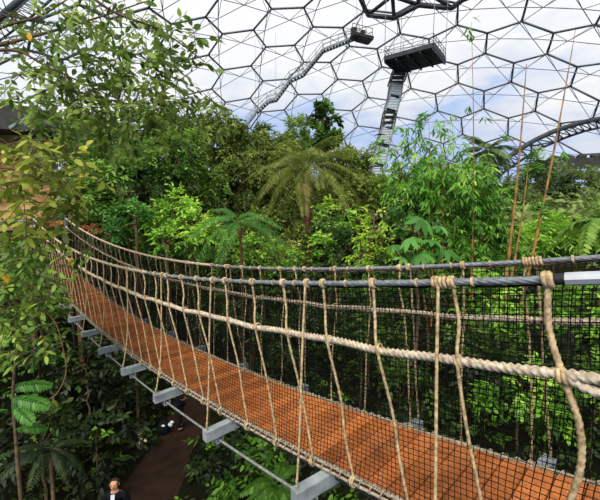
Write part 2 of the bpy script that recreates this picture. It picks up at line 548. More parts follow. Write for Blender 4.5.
def tree(name, label, catg, blobs, g, lp=4.2, wr=.42, cover=2.6, k=7, droop=.25, ln=None, bark='bark', group=None, trunk=True, low=-.45, bias=0, base=None, tr=None, spread=.9):
    """blobs: (px, py, rx, ry, depth) of each mass of the crown"""
    parts = []; cs = []
    for (px, py, rx, ry, d) in blobs:
        c = at(px, py, d); s = d / F
        r = np.array([rx * s, max(rx, ry) * s * .8, ry * s])
        nl = cover * pi * rx * ry / (lp * lp * wr * .55)
        n = int(max(12, nl / k))
        L = lp * s
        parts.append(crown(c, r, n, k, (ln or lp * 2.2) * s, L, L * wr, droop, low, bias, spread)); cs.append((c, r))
    c0 = cs[0][0]
    if base is None: bx, by = c0[0], c0[1]
    else: bx, by = base
    bz = float(ground(bx, by))
    root = empty(name, (bx, by, bz), label, catg, group)
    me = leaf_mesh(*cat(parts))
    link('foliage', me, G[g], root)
    if trunk:
        mb = MB()
        hgt = c0[2] - bz
        r0 = tr or min(.32, max(.03, hgt * .02))
        top = c0 - [0, 0, cs[0][1][2] * .2]
        branchy(mb, (bx, by, bz - .1), top, r0, r0 * .5, .03, 9)
        for c, r in cs:
            branchy(mb, top - [0, 0, r[2] * .4], c, r0 * .5, r0 * .2)
            for j in range(4):
                u = nrm(rng.normal(size=3) + [0, 0, .3])
                branchy(mb, c - [0, 0, r[2] * .2], c + u * r * .8, r0 * .25, r0 * .06)
        mb.build('trunk', M[bark], root)
    return root


def frond_mesh(L, n, ll, lw, arch, drop, name='frond', taper=.35, ang=.9, sheath=.18):
    """a feather leaf along +x, arching up then down; leaflets in pairs"""
    t = np.linspace(0, 1, 14)
    cx = L * (t - .12 * t ** 3); cz = L * (arch * t - (arch + drop) * t ** 2.2)
    mb = MB(); mb.ti = .45
    mb.tube(np.stack([cx, 0 * t, cz], 1), np.linspace(.012, .003, 14) * L ** .5, 4)
    tt = np.linspace(sheath, .99, n)
    P, D, N, Ls, Ws, Ts = [], [], [], [], [], []
    for i, q in enumerate(tt):
        x = np.interp(q, t, cx); z = np.interp(q, t, cz)
        tx = np.interp(min(q + .03, 1), t, cx) - np.interp(q - .03, t, cx); tz = np.interp(min(q + .03, 1), t, cz) - np.interp(q - .03, t, cz)
        tg = nrm([tx, 0, tz])
        f = sin(pi * min(1, (q - sheath) / (1 - sheath) * .82 + .12)) ** .6
        for s in (-1, 1):
            P.append((x, 0, z)); D.append(tg * (1 - ang * .55) + np.array([0, s * ang, -.32]) + rng.normal(0, .05, 3))
            N.append(np.array([-tg[2], 0, tg[0]]) + np.array([0, s * .25, 0])); Ls.append(ll * f * rng.uniform(.9, 1.08)); Ws.append(lw); Ts.append(.35 + .3 * q + rng.normal(0, .09))
    return leaf_mesh(np.array(P), np.array(D), np.array(N), np.array(Ls), np.array(Ws), np.clip(Ts, 0, 1), name, .2, mb)


def fronds(root, me, mats, origin, n, elev, name='frond', roll=0, spread=2 * pi, az0=0, scl=(.85, 1.1)):
    """n leaves set round a crown, each an object of its own"""
    inv = mat_world(root).inverted()
    for i in range(n):
        o = bpy.data.objects.new(name, me); C.objects.link(o); o.parent = root
        if i == 0 and not me.materials:
            for m in mats: me.materials.append(m)
        az = az0 + spread * (i + rng.uniform(-.3, .3)) / n
        el = elev[0] + (elev[1] - elev[0]) * ((i * 7) % n) / max(1, n - 1)
        s = rng.uniform(*scl)
        mw = Matrix.Translation(Vector(origin)) @ Matrix.Rotation(az, 4, 'Z') @ Matrix.Rotation(-el, 4, 'Y') @ Matrix.Rotation(rng.uniform(-.3, .3), 4, 'X') @ Matrix.Diagonal((s, s, s, 1))
        o.matrix_basis = inv @ mw


def palm(name, label, catg, px, py, d, L, n, g, barkm='palm_bark', elev=(-.3, 1.1), ll=.5, lw=.05, arch=.25, drop=.55, tr=.16, nl=34, base_dz=0):
    c = at(px, py, d)
    bz = float(ground(c[0], c[1]))
    root = empty(name, (c[0], c[1], bz), label, catg)
    mb = MB()
    z = np.linspace(bz - .1, c[2], 24)
    rr = tr * (1 + .12 * np.cos(np.arange(24) * pi))
    mb.tube(np.stack([c[0] + .12 * np.sin((z - bz) * .4), c[1] + 0 * z, z], 1), rr, 9)
    mb.build('trunk', M[barkm], root)
    me = frond_mesh(L, nl, ll, lw, arch, drop)
    fronds(root, me, [G[g], G[g]], c + [.12 * sin((c[2] - bz) * .4), 0, 0], n, elev)
    return root


# ------------------------------------------------------------------ the rope bridge
BA = (-1.3934, -2.011, 1.492, -.1294); BG = (1.2005, .1212, .0162); PSI, TC = .7543, 1.9468
HW, BB, BS, B1, BZ, RT = .3409, .6067, 1.1386, 1.4761, -.0556, .4278
def poly(s, c): return sum(ci * (np.asarray(s, float) / 10) ** i for i, ci in enumerate(c))
def zdeck(s): return poly(s, BA) + H
def hrail(s): return poly(s, BG)
def Wd(s, t, z):
    s = np.asarray(s, float); tt = TC + t + 0 * s
    return np.stack([-sin(PSI) * s + cos(PSI) * tt, cos(PSI) * s + sin(PSI) * tt, z + 0 * s], -1)
AX = np.array([-sin(PSI), cos(PSI), 0]); LAT = np.array([cos(PSI), sin(PSI), 0])
S0, S1 = -1.0, 13.9
def cable(s, sgn): return Wd(s, sgn * RT, zdeck(s) + hrail(s))
MF, MN = (.7057, .0661), (.7023, .1044)
def midrope(s, sgn): return Wd(s, sgn * RT, zdeck(s) + hrail(s) * poly(s, MF if sgn > 0 else MN))

bridge = empty('rope_bridge', Wd(6.5, 0, float(zdeck(6.5))), 'suspended rope bridge with orange deck, black netting and steel hand cables', 'bridge')

# deck: boards in one mesh, on two dark channels
mb = MB()
s = S0
while s < S1:
    a = Wd(s + .066, 0, float(zdeck(s + .066))); sl = float(zdeck(s + .1) - zdeck(s)) / .1
    mb.ti = random.random()
    mb.box(a - [0, 0, .015], (.126, 2 * HW, .03), AX + [0, 0, sl], (0, 0, 1))
    s += .134
mb.build('deck', M['deck'], bridge, smooth=False)
ss = np.linspace(S0, S1, 90)
for sg in (-1, 1):
    mb = MB()
    p = Wd(ss, sg * (HW - .05), zdeck(ss) - .075)
    for i in range(89): mb.bar(p[i], p[i + 1], .05, .07)
    mb.build('deck_channel', M['dark_steel'], bridge, smooth=False)
    # rope laced along the board ends
    mb = MB()
    s2 = np.linspace(S0, S1, 900)
    mb.tube(Wd(s2, sg * (HW + .012), zdeck(s2) + .004), .015, 7, 3, .07, .22)
    mb.tube(Wd(s2, sg * (HW + .022), zdeck(s2) - .03), .013, 7, 3, .07, .22)
    s3 = np.linspace(S0, S1, 2600)
    an = s3 * 2 * pi / .075
    hp = Wd(s3, 0, zdeck(s3) - .012) + LAT * (sg * (HW + .014) + .024 * np.cos(an))[:, None] + np.array([0, 0, 1]) * (.034 * np.sin(an))[:, None]
    mb.tube(hp, .0045, 4)
    mb.build('edge_rope', M['edge_rope'], bridge)

# cross beams with cable clamps
beams = []
for k in range(-1, 11):
    sb = B1 + k * BS
    beams.append((.6, .42) if k == -1 else ((sb, 1.3) if k == 0 else (sb, sb)))
for (sn, sf) in beams:
    a = Wd(sn, -BB, float(zdeck(sn)) + BZ - .045); b = Wd(sf, BB, float(zdeck(sf)) + BZ - .045)
    mb = MB()
    ax = nrm(b - a); up = np.array([0, 0, 1.]); sd = np.cross(up, ax)
    L = np.linalg.norm(b - a); c = (a + b) / 2
    mb.box(c + up * .041, (L, .07, .008), ax); mb.box(c - up * .041, (L, .07, .008), ax)
    mb.box(c + sd * .031, (L, .008, .076), ax); mb.box(c - sd * .031, (L, .008, .076), ax)
    for q in (a, b): mb.box(q, (.008, .069, .089), ax)
    bo = mb.build('cross_beam', M['galv'], bridge, smooth=False)
    for q, sg in ((a, 1), (b, -1)):
        m2 = MB(); p = q + ax * sg * .13
        for e_ in (-1, 1): m2.box(p + sd * .0 + ax * e_ * .03 - up * .075, (.01, .05, .07), ax)
        m2.box(p - up * .108, (.07, .05, .01), ax)
        m2.tube([p - up * .088 - sd * .035, p - up * .088 + sd * .035], .013, 8)
        m2.build('cable_clamp', M['galv'], bo, smooth=False)
for sg in (-1, 1):
    mb = MB()
    s2 = np.linspace(S0 + .2, S1, 300)
    mb.tube(Wd(s2, sg * (BB - .13), zdeck(s2) + BZ - .133), .012, 8, 6, .12, .1)
    mb.build('stay_cable', M['stay'], bridge)

# hand cables
def turns(mb, c, ax, r, rr, n, wid):
    """a few turns of cord round an axis"""
    ax = nrm(ax); u = nrm(np.cross(ax, [0, 0, 1.])); v = np.cross(ax, u)
    t = np.linspace(0, 1, n * 9 + 1); a = t * n * 2 * pi
    mb.tube(c + u * (np.cos(a) * r)[:, None] + v * (np.sin(a) * r)[:, None] + ax * ((t - .5) * wid)[:, None], rr, 6)

for sg in (-1, 1):
    mb = MB()
    lo = .27 if sg < 0 else S0
    s2 = np.linspace(lo, S1 + .1, 1100)
    mb.tube(cable(s2, sg), .0165, 24, 6, .26, .2)
    hc = mb.build('hand_cable', M['steel_cable'], bridge)
    if sg < 0:
        m2 = MB(); s2 = np.linspace(S0, .25, 16)
        m2.tube(cable(s2, sg), np.linspace(.027, .0235, 16), 8)
        m2.build('cable_socket', M['silver'], hc, smooth=False)
        m2 = MB(); s2 = np.linspace(.235, .292, 5)
        m2.tube(cable(s2, sg), .0205, 12); m2.build('end_wrap', M['black_tape'], hc)
    # thin line lashed along under the cable
    m2 = MB(); s2 = np.linspace(lo + .02, S1, 400)
    of = .020 + .004 * np.sin(s2 * 17)
    m2.tube(cable(s2, sg) - np.array([0, 0, 1]) * of[:, None] + LAT * .008, .006 if sg < 0 else .008, 6, 3, .04, .2)
    m2.build('lashing_line', M['net'] if sg < 0 else M['rope'], hc)
    # the far half of the cable is bound over with cord
    m2 = MB(); s2 = np.linspace(4.3, S1, 700)
    m2.tube(cable(s2, sg), .0205, 10, 2, .035, .14); m2.build('cord_binding', M['thick_rope'], hc)
    s = .36 if sg < 0 else -.3
    for i in range(46):
        s += (.16 + .1 * random.random()) * (1 if s < 4 else 1.7)
        if s > S1: break
        m2 = MB(); c = cable(s, sg); turns(m2, c, cable(s + .01, sg) - c, .0175, .0042, 2, .009)
        m2.build('tie', M['rope'], hc)
    mb = MB()
    s2 = np.linspace(S0, S1, 1700)
    wob = .006 * np.sin(s2 * 5.1) + .004 * np.sin(s2 * 11)
    mb.tube(midrope(s2, sg) + np.array([0, 0, 1]) * wob[:, None], .0235 if sg < 0 else .0235, 12, 3, .085, .2)
    if sg < 0:
        s2 = np.linspace(S0, .25, 140)
        mb.tube(midrope(s2, sg) - np.array([0, 0, 1]) * (.04 * sm((.25 - s2) / .12))[:, None], .022, 12, 3, .085, .2)
    gr = mb.build('guide_rope', M['thick_rope'], bridge)

def knot(mb, c, ax, r, rr, n=3, wid=.04):
    turns(mb, np.asarray(c), ax, r, rr, n, wid)

def spline(keys, n):
    keys = np.array(keys, float); m = len(keys)
    t = np.linspace(0, m - 1, n); i = np.clip(t.astype(int), 0, m - 2); f = (t - i)[:, None]
    def g(j): return keys[np.clip(j, 0, m - 1)]
    p0, p1, p2, p3 = g(i - 1), g(i), g(i + 1), g(i + 2)
    return .5 * (2 * p1 + (p2 - p0) * f + (2 * p0 - 5 * p1 + 4 * p2 - p3) * f ** 2 + (3 * p1 - p0 - 3 * p2 + p3) * f ** 3)

# straight ropes from the cables to the beam tips
near_tops = {0: .702, 1: 1.552, 2: 2.73}
for i, (sn, sf) in enumerate(beams):
    for sg in (-1, 1):
        sb = sn if sg < 0 else sf
        st = near_tops.get(i, sb + .08) if sg < 0 else {0: .536, 1: 1.338, 2: 2.46}.get(i, sb + .1)
        a = cable(st, sg); b = Wd(sb, sg * (BB - .02), float(zdeck(sb)) + BZ + .02)
        mb = MB()
        far_ = st > 5
        bow = (0.0 if i < 3 else .05) * LAT * sg
        pts = spline([a + LAT * sg * .016, a * .66 + b * .34 + LAT * sg * .012 - bow * .5, a * .3 + b * .7 - bow * .6, b], 24 if far_ else 90)
        mb.tube(pts, .0075 if far_ else .0088, 6 if far_ else 9, 0 if far_ else 3, .07, .18)
        ro = mb.build('suspension_rope', M['rope'], bridge)
        m2 = MB(); ax = cable(st + .01, sg) - a
        knot(m2, a, ax, .022, .0085, 4 if st < 1 else 2, .07 if st < 1 else .028)
        m2.build('knot', M['rope'], ro)
        m2 = MB(); knot(m2, b + [0, 0, .02], [0, 0, 1], .008, .009, 2, .05)
        m2.build('knot', M['rope'], ro)

# slack ropes from the cables, tied to the guide rope, down to the deck edge
near = [(.301, .235, .2, .2), (.648, .60, .53, .46), (1.059, 1.01, .93, .846), (1.416, 1.36, 1.3, 1.211), (1.784, 1.72, 1.64, 1.559), (2.142, 2.08, 2.0, 1.943), (2.526, 2.46, 2.4, 2.325)]
s = 3.03
while s < 13.3:
    near.append((s, s - .07, s - .17, s - .27)); s += random.uniform(.33, .43)
far = [(.06, .05, .04, .04), (.586, .56, .5, .47), (.946, .93, .91, .87), (1.413, 1.38, 1.3, 1.24), (1.70, 1.69, 1.68, 1.665), (2.067, 2.06, 2.07, 2.034), (2.601, 2.55, 2.5, 2.42), (2.837, 2.8, 2.76, 2.75), (3.19, 3.17, 3.14, 3.1), (3.552, 3.5, 3.5, 3.45)]
s = 3.917
while s < 13.3:
    far.append((s, s - .02, s - .06, s - .1)); s += random.uniform(.3, .42)
for sg, lst in ((-1, near), (1, far)):
    for (st, sm_, s3, sb) in lst:
        a = cable(st, sg); g_ = midrope(sm_, sg); b = Wd(sb, sg * (HW + .02), float(zdeck(sb)))
        mid = (g_ + b) / 2 + AX * (s3 - (sm_ + sb) / 2) + LAT * random.uniform(-.01, .01)
        if sg < 0 and st < .35:
            g_ = midrope(.235, sg)
            keys = [a, a * .5 + g_ * .5 + AX * .02, g_, g_ * .8 + b * .2 - AX * .05, g_ * .6 + b * .4 - AX * .055, g_ * .3 + b * .7 - AX * .01, b]
        else:
            j = random.uniform(-.016, .016)
            keys = [a, a * .5 + g_ * .5 + AX * j, g_ + LAT * sg * .02, (g_ * .6 + b * .4) - AX * j, mid * .6 + b * .4, b]
        fr = st > 4.5
        rr = .014 if (sg < 0 and st < .35) else ((.0076 if fr else .0092) if sg < 0 else (.007 if fr else .0085))
        mb = MB()
        mb.tube(spline(keys, 26 if fr else 96), rr, 6 if fr else 9, 0 if fr else 3, .08, .18)
        if fr: pass
        ro = mb.build('side_rope', M['rope'], bridge)
        m2 = MB(); knot(m2, a, cable(st + .01, sg) - a, .0215, rr * .9, 2, .028); m2.build('knot', M['rope'], ro)
        m2 = MB(); knot(m2, g_, midrope(sm_ + .01, sg) - g_, .026, rr * .6, 2, .03); m2.build('knot', M['rope'], ro)
        m2 = MB(); knot(m2, b - [0, 0, .015], AX, .03, rr * .75, 2, .03); m2.build('knot', M['rope'], ro)

# safety nets on both sides
def net(sg):
    mb = MB()
    cell = .029; r = .0021
    sv = np.arange(S0, S1 - .3, cell); nu = 42
    u = np.linspace(0, 1, nu + 1)
    def P(sv_, uu):
        sv_ = sv_ + .012 * np.sin(uu * 9 + sv_ * 3) + .006 * np.sin(sv_ * 13 + uu * 4)
        t = sg * (RT * (1 - uu) + (HW + .02) * uu - .025 * np.sin(uu * pi) * (1 + .5 * np.sin(sv_ * 2.2)))
        z = zdeck(sv_) + hrail(sv_) * (1 - uu) - .02 + .006 * np.sin(sv_ * 8 + uu * 5)
        return Wd(sv_, t, z)
    V = []; Fq = []
    tri = [(0, r), (r * .87, -r * .5), (-r * .87, -r * .5)]
    b = 0
    grid = P(sv[:, None], u[None, :])              # (ns, nu+1, 3)
    ns = len(sv)
    for (A, o1, o2) in ((grid, AX, LAT), (np.swapaxes(grid, 0, 1), np.array([0, 0, 1.]), LAT)):
        n, m = A.shape[:2]
        ring = np.stack([A + o1 * x + o2 * y for x, y in tri], 2)        # n,m,3,3
        V.append(ring.reshape(-1, 3))
        ii = b + np.arange(n * m * 3).reshape(n, m, 3)
        for j in range(3):
            k = (j + 1) % 3
            Fq.append(np.stack([ii[:, :-1, j], ii[:, :-1, k], ii[:, 1:, k], ii[:, 1:, j]], -1).reshape(-1, 4))
        b += n * m * 3
    V = np.concatenate(V); Fq = np.concatenate(Fq)
    me = bpy.data.meshes.new('safety_net')
    me.vertices.add(len(V)); me.vertices.foreach_set('co', V.astype(np.float32).ravel())
    me.loops.add(Fq.size); me.loops.foreach_set('vertex_index', Fq.astype(np.int32).ravel())
    me.polygons.add(len(Fq)); me.polygons.foreach_set('loop_start', np.arange(0, Fq.size, 4, dtype=np.int32))
    me.update(calc_edges=True)
    link('safety_net', me, M['net'], bridge)
net(-1); net(1)

# anchor posts and landings at both ends
for s_, rng_ in ((S0 - .05, (S0 - 2.0, S0)), (S1 + .05, (S1, S1 + 2.2))):
    for sg in (-1, 1):
        mb = MB(); t = sg * RT
        p = Wd(s_, t, 0); zt = float(zdeck(s_) + hrail(s_)) + .06; zb = float(ground(p[0], p[1])) - .1
        mb.tube([(p[0], p[1], zb), (p[0], p[1], zt)], .04, 10)
        mb.ball((p[0], p[1], zt), .048)
        mb.build('anchor_post', M['roofgrey'], bridge)
    lab = 'wooden landing platform on posts at the near end of the rope bridge' if s_ < 5 else 'wooden landing platform at the far end of the rope bridge'
    c = Wd((rng_[0] + rng_[1]) / 2, 0, 0); zt = float(zdeck(s_))
    pl = empty('landing_platform', (c[0], c[1], float(ground(c[0], c[1]))), lab, 'platform')
    mb = MB()
    for q in np.arange(rng_[0], rng_[1], .15):
        mb.box(Wd(q + .07, 0, zt - .02), (.138, 1.5, .04), AX)
    mb.build('boards', M['wood'], pl, smooth=False)
    for q in (rng_[0] + .2, rng_[1] - .2):
        for t in (-.65, .65):
            p = Wd(q, t, 0); mb = MB()
            mb.bar((p[0], p[1], min(float(ground(p[0], p[1])), zt - .5) - .1), (p[0], p[1], zt - .04), .12)
            mb.build('post', M['wood'], pl, smooth=False)

# metal railing of the walkway to the left of the far landing
rl = empty('walkway_railing', at(12, 250, 9), 'grey metal two-bar railing left of the far end of the bridge', 'railing')
for y0, y1 in ((222, 221), (251, 248)):
    mb = MB(); mb.tube([at(-30, y0 + 1, 9.3), at(28, y1, 9.3)], .035, 8); mb.build('rail', M['grey_steel'], rl)
for x in (-24, 2, 27):
    mb = MB(); p = at(x, 218, 9.3); mb.tube([(p[0], p[1], float(ground(p[0], p[1])) - .1), p], .03, 8); mb.build('post', M['dark_steel'], rl)

# ------------------------------------------------------------------ lookout platform and its stair
N0 = np.array([12.7, 35.6]); e1 = np.array([-.8, .6]); e2 = np.array([.6, .8]); PZ = H + 15.6
lk = empty('lookout_platform', (N0[0], N0[1], PZ), 'dark railed lookout platform hung under the dome roof', 'platform')
def pp(a, b, z): return np.array([*(N0 + e1 * a + e2 * b), PZ + z])
A_, B_ = 4.9, 4.3
mb = MB(); mb.box(pp(A_ / 2, B_ / 2, .0), (A_, B_, .12), (*e1, 0)); mb.build('deck', M['dark_steel'], lk, smooth=False)
mb = MB()
for (a0, b0, a1, b1) in ((0, 0, A_, 0), (0, 0, 0, B_), (A_, 0, A_, B_), (0, B_, A_, B_)):
    mb.bar(pp(a0, b0, .12), pp(a1, b1, .12), .16, .42)
for i in range(5):
    mb.bar(pp(A_ * i / 4, 0, -.2), pp(A_ * i / 4, B_, -.2), .1, .25)
    if i < 4:
        mb.bar(pp(A_ * i / 4, 0, -.25), pp(A_ * (i + 1) / 4, B_, -.25), .09); mb.bar(pp(A_ * (i + 1) / 4, 0, -.25), pp(A_ * i / 4, B_, -.25), .09)
mb.build('underframe', M['dark_frame'], lk, smooth=False)
mb = MB()
for (a0, b0, a1, b1) in ((0, 0, A_, 0), (0, 0, 0, B_), (A_, 0, A_, B_), (0, B_, A_, B_)):
    for z in (.5, .85, 1.2): mb.bar(pp(a0, b0, z), pp(a1, b1, z), .045)
    for i in range(6):
        f = i / 5; mb.bar(pp(a0 + (a1 - a0) * f, b0 + (b1 - b0) * f, .1), pp(a0 + (a1 - a0) * f, b0 + (b1 - b0) * f, 1.22), .05)
mb.build('railing', M['grey_steel'], lk, smooth=False)
for a, b in ((0, 0), (A_, 0), (0, B_), (A_, B_)):
    mb = MB(); p = pp(a, b, .1); q = p - np.array([0, 0, H]); zt = DC[2] + math.sqrt(max(0, DR ** 2 - (q[0] - DC[0]) ** 2 - (q[1] - DC[1]) ** 2)) + H
    mb.tube([p, (p[0], p[1], zt - .2)], .03, 5)
    mb.build('hanger', M['grey_steel'], lk)
def flight(root, a, b, wdt, panels=True, rail=.95, nm='stair_flight'):
    """stringers, treads, and side rails between two points"""
    mb = MB(); a = np.asarray(a, float); b = np.asarray(b, float)
    d = b - a; hz = nrm([d[0], d[1], 0]); sd = np.array([-hz[1], hz[0], 0])
    for e_ in (-1, 1): mb.bar(a + sd * e_ * wdt / 2, b + sd * e_ * wdt / 2, .07, .22)
    n = max(3, int(np.linalg.norm(d) / .34))
    for i in range(n): mb.box(a + d * (i + .5) / n, (.26, wdt, .05), hz)
    f = mb.build(nm, M['grey_steel'], root, smooth=False)
    m2 = MB()
    for e_ in (-1, 1):
        o = sd * e_ * wdt / 2
        for z in (rail * .5, rail): m2.bar(a + o + [0, 0, z], b + o + [0, 0, z], .045)
        m = max(2, int(np.linalg.norm(d) / .9))
        for i in range(m + 1):
            p = a + d * i / m + o; m2.bar(p, p + [0, 0, rail], .045)
    m2.build('handrail', M['grey_steel'], f, smooth=False)
# steep mast-like stair under the lookout
st = empty('lookout_stair', at(374, 190, 36), 'steep grey mesh-sided stair tower rising to the lookout platform', 'stairs')
cols = [at(401, 68, 40), at(396, 84, 39.5), at(394, 98, 39), at(390, 112, 38.5), at(387, 128, 38), at(382, 146, 37.5), at(378, 166, 37), at(372, 192, 36.5)]
ba = at(372, 192, 36.5); cols.append(np.array([ba[0] - .6, ba[1] - .4, float(ground(ba[0] - .6, ba[1] - .4))]))
for i in range(len(cols) - 1):
    a, b = cols[i], cols[i + 1]
    mb = MB(); hw = .62 if i else .75
    cs4 = [(-hw, -hw), (hw, -hw), (hw, hw), (-hw, hw)]
    for (x, y) in cs4: mb.bar(a + [x, y, 0], b + [x, y, 0], .11)
    n = max(4, int((a[2] - b[2]) / .28))
    for j in range(n + 1):
        c = a + (b - a) * j / n
        for m_ in range(4):
            p, q = cs4[m_], cs4[(m_ + 1) % 4]
            mb.bar(c + [p[0], p[1], 0], c + [q[0], q[1], 0], .05)
        if j % 2 == 0: mb.box(c + [0, .1, 0], (hw * 1.8, hw * 1.2, .05))
    f = mb.build('stair_section', M['dark_steel'] if i in (0, 3) else M['grey_steel'], st, smooth=False)
    if i not in (0, 3):
        m2 = MB()
        for sy in (-1, 1):
            m2.box((a + b) / 2 + [0, sy * hw * .96, 0], (np.linalg.norm(a - b) * .8, .03, hw * 1.7), b - a, (1, 0, 0))
        m2.build('mesh_panel', M['mesh_panel'], f, smooth=False)
# zig-zag stair climbing to the small basket
zs = empty('suspended_stair', at(256, 113, 42), 'long zigzag steel stair hanging below the dome up to a small basket', 'stairs')
zp = [at(246, 126, 43), at(256, 113, 43), at(268, 102, 42.6), at(276, 100, 42.3), at(290, 81, 41.8), at(303, 75, 41.3), at(323, 51, 40.6), at(354, 38.5, 40)]
for a, b in zip(zp[:-1], zp[1:]): flight(zs, a, b, .8)
for p in zp[1::2]:
    mb = MB(); q = p - np.array([0, 0, H]); zt = DC[2] + math.sqrt(max(0, DR ** 2 - (q[0] - DC[0]) ** 2 - (q[1] - DC[1]) ** 2)) + H
    mb.tube([p, (p[0], p[1], zt - .3)], .015, 4)
    mb.build('hanger', M['grey_steel'], zs)
bk = empty('hanging_basket', at(361, 36, 39.5), 'small dark work basket with a lit lamp hanging at the top of the zigzag stair', 'platform')
bc = at(361.5, 38, 39.5)
mb = MB(); mb.box(bc, (2.4, 1.3, .35), (1, .25, -.12)); mb.box(bc - [-.2, 0, .25], (1.5, 1, .25), (1, .25, -.12)); mb.build('floor_box', M['dark_steel'], bk, smooth=False)
mb = MB()
for x in (-1.15, -.4, .4, 1.15):
    for y in (-.6, .6): mb.bar(bc + [x, y + .25 * x, .1 - .12 * x], bc + [x, y + .25 * x, 1.0 - .12 * x], .06)
for y in (-.6, .6):
    for z in (.55, 1.0): mb.bar(bc + [-1.15, y - .29, z + .14], bc + [1.15, y + .29, z - .14], .05)
mb.box(bc + [-.9, 0, .6], (.6, .7, .8)); mb.box(bc + [.1, 0, .45], (.5, .6, .5))
mb.build('cage', M['dark_steel'], bk, smooth=False)
mb = MB(); mb.ball(bc + [.65, -.75, .45], .12); tag(mb.build('lamp', M['lamp'], bk), 'glowing warm white lamp')
for x in (-.5, .1):
    mb = MB(); mb.tube([bc + [x, 0, .9], bc + [x - .3, -.5, 7.5]], .025, 5)
    mb.build('hoist_rope', M['grey_steel'], bk)

# ------------------------------------------------------------------ shelter on the left
sh = empty('shelter', at(20, 170, 17), 'tan walled shelter with a dark grey roof edge, behind leaves at the left', 'building')
mb = MB(); 
a, b = at(-30, 122, 17), at(60, 128, 18.5)
mb.bar(a, b, 3, 1.0); mb.bar(a + [0, -1.2, .55], b + [0, -1.2, .55], .8, .12); mb.build('roof', M['roofgrey'], sh, smooth=False)
mb = MB(); a2 = at(-30, 143, 17.5); b2 = at(50, 143, 19)
for z0 in np.arange(0, 5.0, .5):
    mb.box((a2 + b2) / 2 + [0, .2 * sin(z0 * 3), .3 - z0], (np.linalg.norm(b2 - a2) * (1 - .02 * sin(z0 * 5)), 1.2, .52), b2 - a2)
mb.build('wall', M['tan'], sh, smooth=False)
mb = MB(); mb.bar(at(10, 128, 15.6), at(33, 115, 15.6), .12); mb.build('strut', M['grey_steel'], sh, smooth=False)

# ------------------------------------------------------------------ forest
exec_list = []
T_ = tree
BT = 'trees of the rainforest canopy'
T_('broadleaf_tree', 'large dark green leafy tree behind the far end of the bridge', 'tree',
   [(128, 188, 46, 48, 17), (95, 150, 36, 34, 18), (160, 160, 34, 36, 18), (120, 228, 42, 28, 16.5), (92, 205, 26, 36, 16.5)], 'deep', lp=5.5, wr=.42, cover=4.5, bias=.05, group=BT)
T_('broadleaf_tree', 'mid green tree with a bare pale trunk left of the olive weeping fig', 'tree',
   [(178, 150, 32, 30, 21), (196, 190, 26, 34, 20), (168, 128, 26, 16, 22)], 'mid', lp=4.2, cover=5, bias=-.04, group=BT)
T_('weeping_fig', 'tall olive weeping fig with fine drooping leaves, left of the zigzag stair foot', 'tree',
   [(228, 140, 26, 32, 25), (214, 175, 24, 34, 25), (240, 185, 28, 36, 24)], 'olive', lp=3.8, wr=.42, droop=.55, cover=6, group=BT)
T_('weeping_fig', 'olive weeping fig in the middle with brownish hanging leaf curtains', 'tree',
   [(270, 165, 30, 30, 27), (262, 205, 32, 34, 26), (286, 190, 20, 34, 27)], 'olive', lp=3.8, wr=.42, droop=.55, cover=6, bias=.05, group=BT)
T_('weeping_fig', 'low olive weeping fig behind the tree fern', 'tree',
   [(262, 236, 36, 28, 20), (288, 226, 22, 30, 21)], 'olive', lp=4, wr=.42, droop=.5, cover=5, bias=-.05, group=BT)
T_('feathery_tree', 'soft blue-green feathery tree left of the dark crowned tree', 'tree',
   [(298, 140, 14, 22, 29), (292, 165, 20, 26, 29)], 'mid', lp=3.4, wr=.25, cover=5, k=9, group=BT)
T_('emergent_tree', 'tall dark tree with knobbly tufted crown rising above the canopy against the dome', 'tree',
   [(323, 108, 9, 8, 32), (315, 119, 8, 5, 32), (332, 121, 9, 6, 32), (320, 136, 15, 11, 32), (334, 142, 12, 10, 32), (324, 152, 18, 14, 32)], 'deep', lp=3.8, wr=.6, cover=11, ln=4, group=BT)
T_('broadleaf_tree', 'rounded olive green tree right of the brown palm', 'tree',
   [(348, 178, 26, 30, 28), (362, 200, 22, 28, 26), (338, 205, 20, 26, 26), (356, 162, 18, 12, 28)], 'olive', lp=3.8, cover=6, bias=.1, group=BT)
T_('broadleaf_tree', 'pale green shrubby tree at the foot of the lookout stair', 'tree',
   [(382, 198, 18, 22, 27), (378, 190, 14, 10, 29)], 'mid', lp=3.8, cover=5, group=BT)
T_('broadleaf_tree', 'dull green tree behind the weeping figs just below the dome line', 'tree',
   [(210, 132, 20, 18, 33), (255, 142, 22, 16, 34), (292, 150, 20, 14, 34)], 'hill', lp=3.4, cover=5, bias=.05, group=BT)
T_('leafy_shrub', 'dark leafy shrub behind the palm trunk', 'shrub',
   [(330, 238, 24, 26, 17), (350, 246, 18, 20, 16)], 'deep', lp=5, group=BT)
T_('leafy_shrub', 'bright green bush right of the palm trunk', 'shrub',
   [(340, 222, 18, 22, 18.5), (324, 248, 16, 16, 16)], 'bright', lp=5, group=BT)
T_('leafy_shrub', 'yellow-green slender shrub with rusty new shoots, left of the palmate plant', 'shrub',
   [(370, 236, 14, 20, 12.5), (382, 248, 15, 13, 12.5), (360, 256, 12, 11, 12.5), (374, 218, 8, 9, 12.5)], 'lime', lp=5, wr=.4, cover=1.3)
T_('leafy_shrub', 'lime bush beside the tree fern, just above the far hand cable', 'shrub',
   [(192, 222, 22, 24, 15), (172, 208, 18, 16, 15), (206, 242, 20, 20, 14.5)], 'bright', lp=5, cover=2.8, bias=.08)
T_('leafy_shrub', 'soft green bush left of the lime bush', 'shrub',
   [(168, 240, 24, 20, 14), (150, 222, 16, 14, 15)], 'bright', lp=5, cover=2.2)
T_('leafy_shrub', 'bright green bush between the tree fern and the weeping fig', 'shrub',
   [(252, 252, 20, 18, 15), (280, 258, 18, 14, 15)], 'bright', lp=4.8, cover=2)
